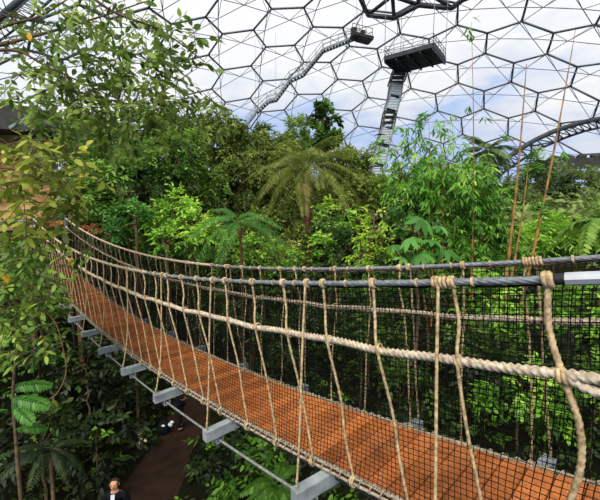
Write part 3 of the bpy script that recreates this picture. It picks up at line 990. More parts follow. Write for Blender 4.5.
T_('hillside_tree', 'hazy dark tree on the slope under the steel arch', 'tree',
   [(540, 190, 32, 22, 38), (516, 202, 24, 16, 37)], 'hill', lp=3.4, cover=5.5)
T_('hillside_tree', 'hazy dark tree on the slope below the foundation ledge at the right', 'tree',
   [(578, 190, 32, 22, 38), (612, 186, 30, 22, 38)], 'hill', lp=3.4, cover=5.5)
T_('hillside_tree', 'dark creeper covered tree between the two tall canes', 'tree',
   [(540, 180, 12, 24, 30), (534, 165, 10, 10, 30)], 'deep', lp=4, cover=2.6)
T_('feathery_shrub', 'bright green feathery thicket behind the right part of the hand cable', 'shrub',
   [(556, 236, 34, 24, 16), (530, 246, 26, 20, 15), (580, 244, 30, 22, 16), (548, 222, 20, 12, 17)], 'bright', lp=6.5, wr=.22, cover=3, k=9)
T_('feathery_shrub', 'green feathery thicket at the right edge under the broad leaf', 'shrub',
   [(604, 232, 22, 26, 15), (624, 236, 26, 34, 15)], 'mid', lp=6.5, wr=.25, cover=2.8, k=9)


for lab, bl, g in [
 ('dark green backdrop tree far behind the leafy tree at the left', [(70, 160, 40, 40, 34), (110, 150, 40, 34, 34)], 'hill'),
 ('dull green backdrop tree between the pale trunk tree and the olive fig', [(168, 172, 34, 36, 34), (200, 158, 24, 30, 34)], 'hill'),
 ('mossy green backdrop tree behind the middle weeping fig', [(246, 170, 30, 40, 36), (278, 178, 28, 38, 36)], 'olive'),
 ('mossy green backdrop tree behind the brown palm', [(318, 184, 28, 36, 36), (345, 196, 26, 34, 36)], 'olive'),
 ('soft green backdrop tree behind the foot of the lookout stair', [(376, 214, 26, 30, 34), (402, 206, 26, 34, 34)], 'hill'),
 ('soft green backdrop tree behind the bamboo clump', [(440, 205, 34, 38, 34), (478, 205, 30, 34, 34)], 'hill'),
 ('green backdrop tree behind the tall canes', [(512, 222, 30, 28, 30), (548, 222, 30, 26, 30)], 'hill'),
 ('green backdrop tree behind the broad-leaved plant', [(585, 222, 30, 28, 30)], 'hill')]:
    T_('backdrop_tree', lab, 'tree', bl, g, lp=3.6, cover=5, group='backdrop trees below the dome')
for lab, bl, g in [
 ('low green bush under the tree fern, just above the far cable', [(224, 258, 26, 18, 17), (250, 266, 20, 14, 17)], 'mid'),
 ('low mossy bush left of the palm trunk, just above the far cable', [(292, 262, 20, 16, 17)], 'olive'),
 ('low bush with dark leaves right of the yellow-green shrub', [(396, 258, 16, 18, 15)], 'deep'),
 ('low green bush at the foot of the bamboo', [(466, 262, 30, 16, 14.5), (505, 262, 22, 16, 14.5)], 'bamboo'),
 ('dark green bush behind the far half of the bridge', [(120, 250, 30, 20, 17), (155, 258, 26, 16, 17)], 'deep'),
 ('fern green bush in front of the large dark tree', [(135, 216, 20, 14, 14.5), (110, 232, 16, 12, 14.5)], 'fern')]:
    T_('understory_bush', lab, 'shrub', bl, g, lp=4.6, cover=3.6, group='bushes just above the far hand cable')

# palm in the middle, palm behind the bamboo
palm('date_palm', 'brown trunked palm with arching drooping fronds in the middle of the forest', 'palm', 307, 172, 20, 3.3, 26, 'frond', elev=(-.15, 1.2), ll=.7, lw=.03, arch=.2, drop=.75, tr=.22, nl=46)
palm('dark_palm', 'dark palm crown seen behind the bamboo, left of the steel arch', 'palm', 486, 152, 27, 2.2, 18, 'hill', elev=(-.5, 1.1), ll=.7, lw=.08, arch=.2, drop=.6, tr=.14)
palm('dry_palm', 'small palm with tan dried fronds hanging below the brown trunked palm', 'palm', 306, 182, 19.5, .8, 8, 'dryfrond', elev=(-1.2, -.3), ll=.3, lw=.03, arch=.1, drop=.3, tr=.12)
palm('tree_fern', 'tree fern with long feathery arching fronds just above the far hand cable', 'fern', 238, 226, 13, 1.9, 12, 'fern', elev=(-.1, .9), ll=.36, lw=.024, arch=.4, drop=.95, tr=.06, nl=40)

# bamboo clump
def bamboo(name, label, stems, fol, d, g='bamboo', lp=8.5, cr=.035):
    c = at(stems[0][0], 260, d)
    root = empty(name, (c[0], c[1], float(ground(c[0], c[1]))), label, 'bamboo')
    for (x0, y0, x1, y1) in stems:
        dd = d + rng.uniform(-.8, .8)
        a = at(x0, y0, dd); b = at(x1, y1, dd); mb = MB()
        a = a + (a - b) * ((a[2] - float(ground(a[0], a[1]))) / (b[2] - a[2]))
        n = 40; t = np.linspace(0, 1, n)[:, None]
        p = a + (b - a) * t + np.array([.1, 0, 0]) * np.sin(t * 3)
        r = cr * (1.2 - 1.05 * np.linspace(0, 1, n) ** .8) * (1 + .3 * (np.arange(n) % 3 == 0))
        mb.tube(p, r, 7); mb.build('cane', M['cane'], root)
    parts = []
    for (px, py, rx, ry) in fol:
        s = d / F; n = int((3.0 if py > 162 else .85) * pi * rx * ry / (lp * lp * .2 * .55) / 7)
        u = rng.normal(size=(n, 3)); u = nrm(u) * rng.uniform(.25, 1, (n, 1)) ** .5
        base = at(px, py, d) + u * np.array([rx, (rx + ry) * .5, ry]) * s
        dr = nrm(u * [1, 1, .2] + rng.normal(0, .5, (n, 3)) + [0, 0, -.3])
        T = .42 + .3 * u[:, 2] - .12 * (py > 175) + rng.normal(0, .16, n)
        L = lp * s
        parts.append(sprays(base, dr, L * .8, 7, L, L * .21, T, spread=.75, droop=.35, jit=.25))
    link('foliage', leaf_mesh(*cat(parts), curl=.25), G[g], root)
    return root
bamboo('bamboo_clump', 'big bright green bamboo clump with drooping leaves in front of the lookout stair', [(430, 255, 428, 118), (415, 255, 398, 160), (452, 255, 452, 122), (440, 255, 440, 130), (470, 255, 472, 60), (422, 255, 384, 118)],
       [(430, 130, 22, 22), (398, 140, 26, 16), (418, 172, 28, 24), (445, 160, 32, 30), (450, 200, 42, 36), (472, 190, 26, 34), (412, 200, 28, 26), (475, 235, 32, 26), (440, 245, 34, 24), (380, 158, 14, 10), (494, 215, 14, 30)], 13)
bamboo('tall_cane', 'tall thin cane with a tuft at its tip, reaching up right of the lookout platform', [(471, 255, 471, 22)], [(471, 24, 7, 7), (473, 42, 5, 6), (479, 114, 7, 5), (470, 100, 4, 6), (494, 134, 6, 5)], 12.2, lp=8, cr=.03)
bamboo('bare_cane', 'tall brown cane leaning right, first of the two bare canes against the dome', [(506, 258, 526, 64)], [(510, 190, 4, 6)], 11.5, lp=7, cr=.062)
bamboo('bare_cane', 'tall brown cane leaning right, second of the bare canes, nearer the steel arch', [(530, 258, 575, 30)], [(548, 162, 8, 5), (560, 150, 8, 4), (536, 205, 5, 6)], 11.8, lp=7, cr=.056)
bamboo('short_cane', 'short brown broken cane between the two tall bare canes', [(512, 258, 528, 166)], [(516, 232, 4, 4)], 11.6, lp=7, cr=.05)

# plant with umbrella-like leaves in front of the bamboo
pr = at(416, 262, 8.5)
pm = empty('palmate_plant', (pr[0], pr[1], float(ground(pr[0], pr[1]))), 'umbrella-leaved plant with big pale green fingered leaves in front of the bamboo', 'plant')
mb = MB(); mb.tube(spline([(pr[0], pr[1], float(ground(pr[0], pr[1])) - .1), pr + [.1, 0, -1.5], pr], 14), .035, 7); mb.build('stem', M['bark'], pm)
for (px, py, d, rad) in [(422, 219, 8.4, .42), (400, 228, 8.5, .36), (440, 226, 8.6, .36), (410, 238, 8.1, .34), (432, 240, 8.2, .36), (396, 245, 8.5, .3), (446, 250, 8.4, .34), (420, 254, 8.0, .36), (404, 258, 8.3, .3)]:
    c = at(px, py, d); n = 8; rad *= rng.uniform(.95, 1.3); tl = rng.normal(0, .3, 2)
    a = np.arange(n) * 2 * pi / n + rng.uniform(0, 1)
    D = np.stack([np.cos(a), np.sin(a), -.45 + 0 * a], 1); D[:, 2] += D[:, :2] @ tl; N = np.stack([np.cos(a) * .5 - tl[0], np.sin(a) * .5 - .35 - tl[1], 1 + 0 * a], 1)
    ex = MB(); ex.ti = .4; ex.tube(spline([pr, (pr + c) / 2 + [0, 0, .05], c], 8), .008, 5)
    me = leaf_mesh(np.repeat(c[None], n, 0), D, N, rad * rng.uniform(.85, 1.1, n), rad * .36, np.clip(rng.uniform(.25, .7) + rng.normal(0, .12, n), 0, 1), 'leaf', .18, ex)
    link('fingered_leaf', me, [G['fern'], G['fern']], pm)
# broad leaf at the right edge
br = at(612, 262, 9)
bl = empty('banana_plant', (br[0], br[1], float(ground(br[0], br[1]))), 'broad-leaved banana plant at the right edge above the hand cable', 'plant')
mb = MB(); mb.tube([(br[0], br[1], float(ground(br[0], br[1])) - .1), br + [0, 0, .3]], [.09, .06], 9); mb.build('stem', M['pale_bark'], bl)
me = frond_mesh(1.3, 17, .34, .1, .4, .7, 'leaf', sheath=.15, ang=.85)
fronds(bl, me, [G['mid'], G['mid']], at(606, 222, 9), 7, (.1, 1.0), name='leaf')

# shrubs seen through the netting, on the bank beyond the bridge
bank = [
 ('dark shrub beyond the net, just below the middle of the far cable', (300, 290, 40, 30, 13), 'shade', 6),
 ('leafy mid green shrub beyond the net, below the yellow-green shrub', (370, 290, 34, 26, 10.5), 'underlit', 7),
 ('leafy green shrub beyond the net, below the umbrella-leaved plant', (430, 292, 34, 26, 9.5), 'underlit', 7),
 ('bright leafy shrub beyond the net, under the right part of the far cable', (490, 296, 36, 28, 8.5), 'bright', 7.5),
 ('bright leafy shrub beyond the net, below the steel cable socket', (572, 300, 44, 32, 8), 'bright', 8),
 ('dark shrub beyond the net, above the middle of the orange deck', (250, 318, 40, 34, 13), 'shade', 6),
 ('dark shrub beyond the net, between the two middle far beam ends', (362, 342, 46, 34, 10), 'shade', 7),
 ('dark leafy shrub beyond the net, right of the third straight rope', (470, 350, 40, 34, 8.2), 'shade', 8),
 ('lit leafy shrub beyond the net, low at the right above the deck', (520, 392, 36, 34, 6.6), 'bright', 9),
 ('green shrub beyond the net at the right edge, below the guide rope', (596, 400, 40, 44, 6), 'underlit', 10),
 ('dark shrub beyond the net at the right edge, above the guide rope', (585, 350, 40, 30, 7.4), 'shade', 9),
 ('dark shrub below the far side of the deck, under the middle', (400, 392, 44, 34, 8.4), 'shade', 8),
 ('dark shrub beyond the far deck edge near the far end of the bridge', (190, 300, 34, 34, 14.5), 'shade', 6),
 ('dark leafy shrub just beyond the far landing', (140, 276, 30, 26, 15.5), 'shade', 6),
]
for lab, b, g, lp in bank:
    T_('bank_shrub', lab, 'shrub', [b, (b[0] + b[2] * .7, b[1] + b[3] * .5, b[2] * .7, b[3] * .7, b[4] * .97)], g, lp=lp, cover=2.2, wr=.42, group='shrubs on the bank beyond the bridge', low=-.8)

# below the bridge, near side
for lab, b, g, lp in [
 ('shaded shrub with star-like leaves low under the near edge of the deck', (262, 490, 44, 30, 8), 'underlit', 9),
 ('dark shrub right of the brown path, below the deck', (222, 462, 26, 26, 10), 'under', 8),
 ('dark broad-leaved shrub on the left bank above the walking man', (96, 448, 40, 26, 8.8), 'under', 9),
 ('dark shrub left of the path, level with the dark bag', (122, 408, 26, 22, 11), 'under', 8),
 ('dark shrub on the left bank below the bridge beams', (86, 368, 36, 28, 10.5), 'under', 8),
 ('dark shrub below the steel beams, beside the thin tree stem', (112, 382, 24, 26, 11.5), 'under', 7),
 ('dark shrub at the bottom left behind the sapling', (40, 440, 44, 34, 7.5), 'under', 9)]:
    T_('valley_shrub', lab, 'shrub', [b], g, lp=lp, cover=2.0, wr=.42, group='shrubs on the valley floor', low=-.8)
# thin stem beside the path
p = at(138, 430, 11.5); gz_ = float(ground(p[0], p[1]))
ts = empty('slender_tree', (p[0], p[1], gz_), 'slender bare stem rising beside the path below the bridge', 'tree')
mb = MB(); mb.tube(spline([(p[0], p[1], gz_ - .1), (p[0] + .05, p[1], gz_ + 1.5), (p[0] - .03, p[1], gz_ + 3.4)], 14), np.linspace(.05, .035, 14), 7); mb.build('trunk', M['bark'], ts)
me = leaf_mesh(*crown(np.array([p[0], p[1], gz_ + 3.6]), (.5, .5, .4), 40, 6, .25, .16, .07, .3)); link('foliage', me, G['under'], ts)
# small pale blossoms beside the path
p = at(142, 437, 10.6); fl = empty('flowering_plant', (p[0], p[1], float(ground(p[0], p[1]))), 'small plant with a few pale peach blossoms at the left edge of the path', 'plant')
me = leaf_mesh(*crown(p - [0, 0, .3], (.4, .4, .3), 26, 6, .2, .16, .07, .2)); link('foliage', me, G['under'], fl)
for px, py in ((139.5, 433), (145.5, 440), (140.5, 442), (141.5, 439)):
    c = at(px, py, 10.15); n = 6; a = np.arange(n) * pi / 3
    me = leaf_mesh(np.repeat(c[None], n, 0), np.stack([np.cos(a), -.5 + 0 * a, np.sin(a)], 1), np.tile([0, -1., .3], (n, 1)), .06, .04, .5); link('flower', me, M['flower'], fl)

# undergrowth that nobody could count
def undergrowth(n, g, x0, x1, y0, y1, lmin, lmax, name, hmax=.7):
    x = rng.uniform(x0, x1, n); y = y0 + (y1 - y0) * rng.uniform(0, 1, n) ** 1.25
    d = x - path_x(y); ok = (np.abs(d) > .95) | (y > 19)
    ok &= (x - DC[0]) ** 2 + (y - DC[1]) ** 2 < 36.5 ** 2
    x, y = x[ok], y[ok]; z = ground(x, y) + rng.uniform(.03, hmax, len(x)) ** 1.2
    base = np.stack([x, y, z], 1)
    dr = nrm(np.stack([rng.normal(size=len(x)), rng.normal(size=len(x)), rng.uniform(-.1, .7, len(x))], 1))
    L = rng.uniform(lmin, lmax, len(x)) * (1 + np.clip(y - 12, 0, 40) * .03)
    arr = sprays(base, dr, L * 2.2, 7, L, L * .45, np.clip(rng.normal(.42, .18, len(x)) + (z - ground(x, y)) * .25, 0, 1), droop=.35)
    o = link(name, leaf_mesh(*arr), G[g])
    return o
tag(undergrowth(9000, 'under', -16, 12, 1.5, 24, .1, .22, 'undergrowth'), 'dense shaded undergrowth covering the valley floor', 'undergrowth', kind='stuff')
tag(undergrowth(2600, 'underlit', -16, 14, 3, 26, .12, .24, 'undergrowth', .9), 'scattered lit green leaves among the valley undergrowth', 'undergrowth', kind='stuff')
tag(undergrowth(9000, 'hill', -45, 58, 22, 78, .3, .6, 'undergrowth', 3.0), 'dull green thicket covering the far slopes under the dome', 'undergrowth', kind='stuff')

# ------------------------------------------------------------------ leaves hanging in front at the left
def bough(name, label, paths, g, zones, base_xy, lp, wr, d, k=6, barkm='bark', r0=.03, droop=.3, cover=1.0, ln=2.0, group=None):
    gz_ = float(ground(*base_xy))
    root = empty(name, (*base_xy, gz_), label, 'tree', group)
    mb = MB(); top = at(*paths[0][0])
    if not isinstance(r0, tuple): r0 = (r0, r0)
    branchy(mb, (*base_xy, gz_ - .1), top, r0[0] * 2.2, r0[0] * 1.3, .02, 9)
    mb.build('trunk', M[barkm], root)
    for p in paths:
        mb = MB(); pts = spline([at(*q) for q in p], 24)
        mb.tube(pts, np.linspace(r0[1], r0[1] * .25, 24), 6)
        parts_ = []
        for j in range(3, 23, 2):
            u = nrm(rng.normal(size=3) * [1, .6, 1]); L = .5 * (1 - j / 40)
            mb.tube(spline([pts[j], pts[j] + u * L * .5 + [0, 0, .03], pts[j] + u * L - [0, 0, .08]], 7), np.linspace(r0[1] * .25, r0[1] * .1, 7), 4)
        mb.build('branch', M[barkm], root)
    parts = []
    for (px, py, rx, ry, cv) in zones:
        s = d / F; n = max(3, int(cv * cover * pi * rx * ry / (lp * lp * wr * .6) / k))
        a = rng.uniform(0, 2 * pi, n); q = np.sqrt(rng.uniform(0, 1, n))
        base = np.array([at(px + rx * q[i] * cos(a[i]), py + ry * q[i] * sin(a[i]), d * rng.uniform(.85, 1.2)) for i in range(n)])
        dr = nrm(np.stack([rng.normal(0, 1, n), rng.normal(0, .7, n), rng.normal(-.2, .6, n)], 1))
        L = lp * s
        parts.append(sprays(base, dr, L * ln, k, L, L * wr, np.clip(rng.normal(.48, .2, n), 0, 1), droop=droop, jit=.35))
    mb = MB()                                   # twigs carrying the sprays
    for arr in parts:
        for t in arr[0].reshape(-1, k, 3): mb.tube([t[0] + (t[0] - t[-1]) * .4, t[k // 2], t[-1]], .0035, 4, cap=False)
    link('foliage', leaf_mesh(*cat(parts), extra=mb), [G[g], M[barkm]], root)
    return root
bough('overhanging_tree', 'leafy boughs hanging into the top left corner against the dome', [[(-60, 60, 4.6), (20, 40, 4.8), (90, 20, 5.2), (150, 0, 5.6)], [(-60, 60, 4.6), (10, 50, 4.7), (50, 68, 4.8), (120, 100, 5.2)], [(-60, 60, 4.6), (0, 28, 4.8), (40, 16, 5), (75, -6, 5.2)], [(60, -30, 5.2), (110, 10, 5.2), (160, 30, 5.4), (205, 62, 5.8)]],
      'front', [(40, 20, 45, 22, .55), (110, 20, 45, 22, .7), (160, 50, 40, 34, .8), (70, 60, 60, 28, .6), (110, 90, 70, 30, 1.1), (180, 95, 36, 30, .9), (30, 92, 36, 20, .6), (70, 128, 46, 24, .9), (130, 130, 50, 26, .9), (175, 128, 26, 16, .6)], (-6.6, 3.4), 10, .45, 5.2, r0=(.04, .028), droop=.3, cover=2.7)
bough('turning_tree', 'branch of large yellow-green turning leaves over the shelter at the left', [[(-70, 190, 3.6), (0, 168, 3.7), (50, 185, 3.9), (90, 205, 4.2)], [(-70, 190, 3.6), (-5, 150, 3.7), (40, 140, 3.8), (70, 150, 4)]],
      'autumn', [(40, 160, 40, 18, .4), (20, 148, 34, 14, .8), (30, 178, 40, 22, .8), (66, 172, 26, 24, .7), (60, 204, 36, 16, .8), (16, 212, 26, 16, .7), (30, 236, 34, 12, .6)], (-5.6, 1.6), 13, .42, 3.8, k=5, r0=(.03, .014), droop=.3, ln=1.6, cover=3)
bough('leafy_sapling', 'green leafy branches in front of the far end of the bridge, lower left', [[(-60, 330, 4.2), (0, 290, 4.3), (50, 262, 4.6), (95, 252, 4.9)], [(-60, 330, 4.2), (-10, 310, 4.3), (30, 320, 4.4), (75, 345, 4.6)], [(-60, 330, 4.2), (10, 300, 4.3), (50, 300, 4.5), (70, 290, 4.8)]],
      'mid', [(20, 236, 26, 14, .7), (24, 262, 36, 18, 1), (20, 292, 40, 26, 1.1), (60, 290, 8, 14, .4), (44, 292, 18, 16, .7), (30, 322, 34, 18, .9), (14, 345, 24, 16, .8), (84, 252, 12, 6, .8), (52, 345, 12, 8, .6)], (-5.2, 3.0), 9, .45, 4.4, r0=(.03, .012), droop=.35, cover=4.2)
# drooping vine loop with a few leaves
p0 = [(52, 318, 4.3), (62, 345, 4.3), (66, 372, 4.3), (58, 392, 4.3), (48, 400, 4.3)]
g0 = at(-20, 400, 4.3)
vn = empty('hanging_vine', at(52, 318, 4.3), 'thin looping vine with small pale tip leaves at the lower left', 'vine')
mb = MB(); mb.tube(spline([at(20, 296, 4.4)] + [at(*q) for q in p0], 30), .007, 5); mb.build('stem', M['pale_bark'], vn)
arr = sprays(np.array([at(50, 399, 4.3), at(54, 396, 4.3), at(16, 356, 4.3)]), np.array([[-.5, 0, -.6], [-.2, 0, -1], [-.6, 0, .2]]), .12, 4, .12, .055, .8); 
for i in range(3): link('leaf_spray', leaf_mesh(*[q[i * 4:i * 4 + 4] for q in arr]), G['autumn'], vn)
# pinnate sapling at the bottom left
sb = at(20, 500, 4.2); gz_ = float(ground(sb[0], sb[1]))
sp = empty('pinnate_sapling', (sb[0], sb[1], gz_), 'thin sapling with flat pinnate green leaves at the bottom left corner', 'tree')
mb = MB(); mb.tube(spline([(sb[0], sb[1], gz_ - .1), at(21, 500, 4.2), at(16, 440, 4.15), at(13, 395, 4.1), at(18, 350, 4.1), at(34, 336, 4.1)], 40), np.linspace(.024, .009, 40), 8); mb.build('trunk', M['bark'], sp)
me = frond_mesh(.5, 15, .13, .034, .1, .25, 'leaf', sheath=.1, ang=1.0)
for i, (px, py, az, el, s) in enumerate([(8, 388, .35, .1, .9), (10, 398, -.05, -.05, .95), (12, 404, -.5, -.2, .8), (8, 410, 3.4, .1, .8), (14, 430, .6, -.1, .7)]):
    o = bpy.data.objects.new('pinnate_leaf', me); C.objects.link(o); o.parent = sp
    if i == 0: me.materials.append(G['fern']); me.materials.append(G['fern'])
    o.matrix_basis = mat_world(sp).inverted() @ (Matrix.Translation(Vector(at(px, py, 4.1))) @ Matrix.Rotation(az, 4, 'Z') @ Matrix.Rotation(-el, 4, 'Y') @ Matrix.Rotation(.5, 4, 'X') @ Matrix.Diagonal((s, s, s, 1)))
# fern below it
fb = at(48, 470, 5.6)
fr = empty('ground_fern', (fb[0], fb[1], float(ground(fb[0], fb[1]))), 'dim green fern beside the pinnate sapling at the lower left', 'fern')
me = frond_mesh(.6, 20, .15, .03, .35, .6)
mb = MB(); mb.tube([(fb[0], fb[1], float(ground(fb[0], fb[1])) - .1), at(50, 452, 5.6)], [.04, .025], 7); mb.build('stem', M['bark'], fr)
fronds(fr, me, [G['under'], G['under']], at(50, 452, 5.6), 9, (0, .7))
# fern under the bridge near edge
fb = at(275, 486, 6.5)
fr2 = empty('ground_fern', (fb[0], fb[1], float(ground(fb[0], fb[1]))), 'green fern low under the bridge, left of the nearest steel beam', 'fern')
mb = MB(); mb.tube([(fb[0], fb[1], float(ground(fb[0], fb[1])) - .1), fb], [.05, .03], 7); mb.build('stem', M['bark'], fr2)
me2 = frond_mesh(.7, 16, .2, .06, .3, .6)
fronds(fr2, me2, [G['underlit'], G['underlit']], fb, 9, (0, .7))
# rust-coloured plants by the far landing
for (px, py, lab, d) in [(92, 229, 'rust-orange leafed plant right of the far bridge posts', 13.6), (56, 228, 'rust-orange leafed plant between the far bridge cables', 13.6), (78, 216, 'tan flowered plant standing behind the far landing', 14.5)]:
    p = at(px, py, d); rp = empty('rust_plant', (p[0], p[1], float(ground(p[0], p[1]))), lab, 'plant')
    link('foliage', leaf_mesh(*crown(p, (.3, .3, .22), 40, 6, .12, .12, .055, .2)), G['rust' if d < 14 else 'dryfrond'], rp)
    mb = MB(); mb.tube([(p[0], p[1], float(ground(p[0], p[1])) - .1), p], .02, 6); mb.build('stem', M['bark'], rp)
# single yellow leaves
for (px, py, d, lab, L) in [(28.5, 37, 4.4, 'single orange-yellow leaf among the boughs at the top left', .1), (70.5, 262, 4.2, 'yellow leaf hanging in front of the far near-side ropes', .11), (5, 279, 3.9, 'yellow leaf at the left edge among green leaves', .11), (41, 339, 4.2, 'yellow leaf on the vine at the lower left', .09)]:
    c = at(px, py, d)
    o = tag(link('yellow_leaf', leaf_mesh(np.array([c + [0, 0, L / 2], c + [0.0, .002, L * .42]]), np.array([[.15, 0, -1], [.5, 0, -.9]]), np.array([[.2, -1, .1], [.1, -1, .1]]), np.array([L, L * .7]), L * .55, np.array([.5, .7])), G['yleaf']), lab, 'leaf')

# ------------------------------------------------------------------ people on the path
def skin_mesh(name, V, E, Rr, m, parent, sub=2):
    me = bpy.data.meshes.new(name)
    me.from_pydata([tuple(map(float, v)) for v in V], E, [])
    o = link(name, me, m, parent, world=False)
    sk = o.modifiers.new('skin', 'SKIN'); sk.use_smooth_shade = True; sk.branch_smoothing = .6
    if not me.skin_vertices: me.skin_vertices.new()
    for i, r in enumerate(Rr):
        me.skin_vertices[0].data[i].radius = (r, r) if not isinstance(r, tuple) else r
        me.skin_vertices[0].data[i].use_root = (i == 0)
    ss_ = o.modifiers.new('sub', 'SUBSURF'); ss_.levels = sub; ss_.render_levels = sub
    return o

def person(label, loc, rz, hgt, arms, stride, female=False, shirt=False):
    root = empty('person', loc, label, 'person', rz=rz)
    root.scale = (hgt / 1.75,) * 3
    # faces -y; joints in metres for a 1.75 m figure
    hipw = .095
    J = {'pelvis': (0, 0, .95), 'waist': (0, 0, 1.1), 'chest': (0, .01, 1.3), 'upper': (0, .01, 1.43), 'collar': (0, .01, 1.475), 'neck': (0, 0, 1.53), 'chin': (0, -.012, 1.58), 'skull': (0, -.005, 1.66), 'crown': (0, .0, 1.71)}
    for s, k in ((-1, 'r'), (1, 'l')):
        f = stride * s
        J['hip' + k] = (s * hipw, 0, .9); J['knee' + k] = (s * (hipw + .005), -.02 - f * .16, .5); J['ankle' + k] = (s * hipw, .03 - f * .26, .09 + (.03 if f < 0 else 0)); J['toe' + k] = (s * (hipw + .02), -.12 - f * .26, .04)
        J['sh' + k] = (s * .165, .01, 1.42); J['el' + k] = arms[k][0]; J['wr' + k] = arms[k][1]
    bodyR = {'pelvis': (.13, .1), 'waist': (.115, .085), 'chest': (.14, .1), 'upper': (.11, .085), 'collar': .06, 'neck': .052, 'chin': .072, 'skull': .085, 'crown': .05, 'hip': .085, 'knee': .055, 'ankle': .038, 'toe': .035, 'sh': .055, 'el': .04, 'wr': .026}
    names = list(J); ix = {n: i for i, n in enumerate(names)}
    def rad(n): return bodyR.get(n, bodyR.get(n[:-1]))
    E = [('pelvis', 'waist'), ('waist', 'chest'), ('chest', 'upper'), ('upper', 'collar'), ('collar', 'neck'), ('neck', 'chin'), ('chin', 'skull'), ('skull', 'crown')]
    for k in 'rl':
        E += [('pelvis', 'hip' + k), ('hip' + k, 'knee' + k), ('knee' + k, 'ankle' + k), ('ankle' + k, 'toe' + k), ('upper', 'sh' + k), ('sh' + k, 'el' + k), ('el' + k, 'wr' + k)]
    V = [J[n] for n in names]; Rr = [rad(n) for n in names]; Ed = [(ix[a], ix[b]) for a, b in E]
    # hands: palm and five fingers
    for k, s in (('r', -1), ('l', 1)):
        w_ = np.array(J['wr' + k]); d = nrm(w_ - np.array(J['el' + k])); sd = nrm(np.cross(d, [s, 0.2, 0]) + 1e-6)
        pi_ = len(V); V.append(tuple(w_ + d * .055)); Rr.append((.03, .02)); Ed.append((ix['wr' + k], pi_))
        for j, (off, L) in enumerate([(-.027, .07), (-.009, .08), (.009, .075), (.026, .06)]):
            a = w_ + d * .09 + sd * off; b = a + d * L * .55; c = b + d * L * .3 - np.array([s, 0, 0]) * .02
            n0 = len(V); V += [tuple(a), tuple(b), tuple(c)]; Rr += [.0095, .0085, .0075]; Ed += [(pi_, n0), (n0, n0 + 1), (n0 + 1, n0 + 2)]
        a = w_ + d * .035 - sd * .035; b = a + d * .035 - sd * .018
        n0 = len(V); V += [tuple(a), tuple(b)]; Rr += [.011, .009]; Ed += [(pi_, n0), (n0, n0 + 1)]
    skin_mesh('body', V, Ed, Rr, M['skin'], root)
    def sub(name, keys, edges, grow, m):
        ii = {n: i for i, n in enumerate(keys)}
        RR = []
        for n in keys:
            r = rad(n); RR.append(tuple(x + grow for x in r) if isinstance(r, tuple) else r + grow)
        return skin_mesh(name, [J[n] for n in keys], [(ii[a], ii[b]) for a, b in edges], RR, m, root)
    ext = [] if female else ['wr']
    tk = ['waist', 'pelvis', 'chest', 'upper', 'collar'] + [a + k for k in 'rl' for a in ['sh', 'el'] + ext]
    te = [('waist', 'pelvis'), ('waist', 'chest'), ('chest', 'upper'), ('upper', 'collar')] + [('upper', 'sh' + k) for k in 'rl'] + [('sh' + k, 'el' + k) for k in 'rl'] + ([('el' + k, 'wr' + k) for k in 'rl'] if ext else [])
    sub('jacket' if not female else 'top', tk, te, .034, M['suit'])
    sub('trousers', ['pelvis'] + [a + k for k in 'rl' for a in ('hip', 'knee', 'ankle')], [('pelvis', 'hip' + k) for k in 'rl'] + [('hip' + k, 'knee' + k) for k in 'rl'] + [('knee' + k, 'ankle' + k) for k in 'rl'], .02, M['suit'])
    for k in 'rl':
        mb = MB(); t = np.array(J['toe' + k]); a = np.array(J['ankle' + k])
        mb.ball((t + a) / 2 * [1, 1, 0] + [0, 0, t[2] + .012], (.048, .135, .05), 10, 6); mb.build('shoe', M['black_tape'], root, world=False)
    if shirt:
        mb = MB(); mb.add([(-.04, -.108, 1.49), (.04, -.108, 1.49), (.035, -.142, 1.36), (0, -.152, 1.22), (-.035, -.142, 1.36)], [(0, 1, 2, 3, 4)])
        mb.build('shirt_front', M['shirt'], root, world=False)
    # hair and face
    mb = MB()
    if female:
        mb.ball((0, .02, 1.675), (.098, .105, .1), 12, 8, .05); mb.ball((0, .07, 1.57), (.075, .05, .13), 10, 7, .08)
    else:
        mb.ball((0, .045, 1.655), (.092, .075, .07), 12, 8, .05)
        for s in (-1, 1): mb.ball((s * .08, .01, 1.65), (.018, .05, .045), 8, 6)
    mb.build('hair', M['hair'], root, world=False)
    mb = MB()
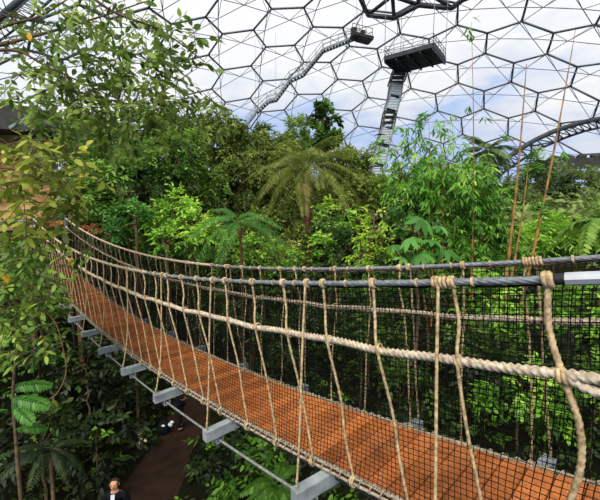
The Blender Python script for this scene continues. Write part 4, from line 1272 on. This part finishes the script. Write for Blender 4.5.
    mb.ball((0, -.098, 1.625), (.013, .02, .022), 8, 6)
    for s in (-1, 1): mb.ball((s * .09, .0, 1.63), (.012, .022, .034), 8, 6)
    mb.build('nose_and_ears', M['skin'], root, world=False)
    mb = MB()
    for s in (-1, 1): mb.ball((s * .03, -.08, 1.655), (.011, .008, .007), 8, 6)
    mb.build('eyes', M['iris'], root, world=False)
    mb = MB(); mb.ball((0, -.082, 1.585), (.022, .008, .006), 8, 6); mb.build('mouth', M['lip'], root, world=False)
    return root
pz = float(ground(-3.78, 6.6)) + .04
person('balding man in a dark suit and pale shirt walking on the path below', (-3.78, 6.6, pz), .15, 1.75,
       {'r': ((-.235, .02, 1.15), (-.22, -.06, .9)), 'l': ((.235, .05, 1.15), (.23, .02, .9))}, .8, shirt=True)
pz = float(ground(-3.95, 10.9)) + .04
person('person in black with bare forearms standing on the path under the bridge', (-3.95, 10.9, pz), 2.5, 1.68,
       {'r': ((-.24, .06, 1.17), (-.12, -.13, 1.08)), 'l': ((.25, .06, 1.17), (.15, -.12, 1.1))}, .35, female=True)
# dark bag with pale patches standing on the path
bp = np.array([-4.42, 10.75, float(ground(-4.42, 10.75)) + .03])
bg_ = empty('bag', bp, 'dark bag with pale patches standing on the path beside the person in black', 'bag')
mb = MB(); mb.tube([bp + [0, 0, z] for z in (0, .02, .1, .25, .36, .42)], [.15, .18, .19, .18, .13, .05], 10); mb.build('pouch', M['suit'], bg_)
mb = MB(); mb.tube(spline([bp + [-.1, 0, .4], bp + [-.06, 0, .52], bp + [.06, 0, .52], bp + [.1, 0, .4]], 12), .012, 6); mb.build('handle', M['suit'], bg_)
mb = MB(); mb.ball(bp + [0.02, -.12, .3], (.07, .04, .05), 8, 6); tag(mb.build('patch', M['pale_patch'], bg_), 'pale patch')
mb = MB(); mb.ball(bp + [.27, -.02, .36], (.07, .05, .05), 8, 6); mb.ball(bp + [.2, 0, .26], (.09, .06, .07), 8, 6); mb.build('side_pocket', M['pale_patch'], bg_)
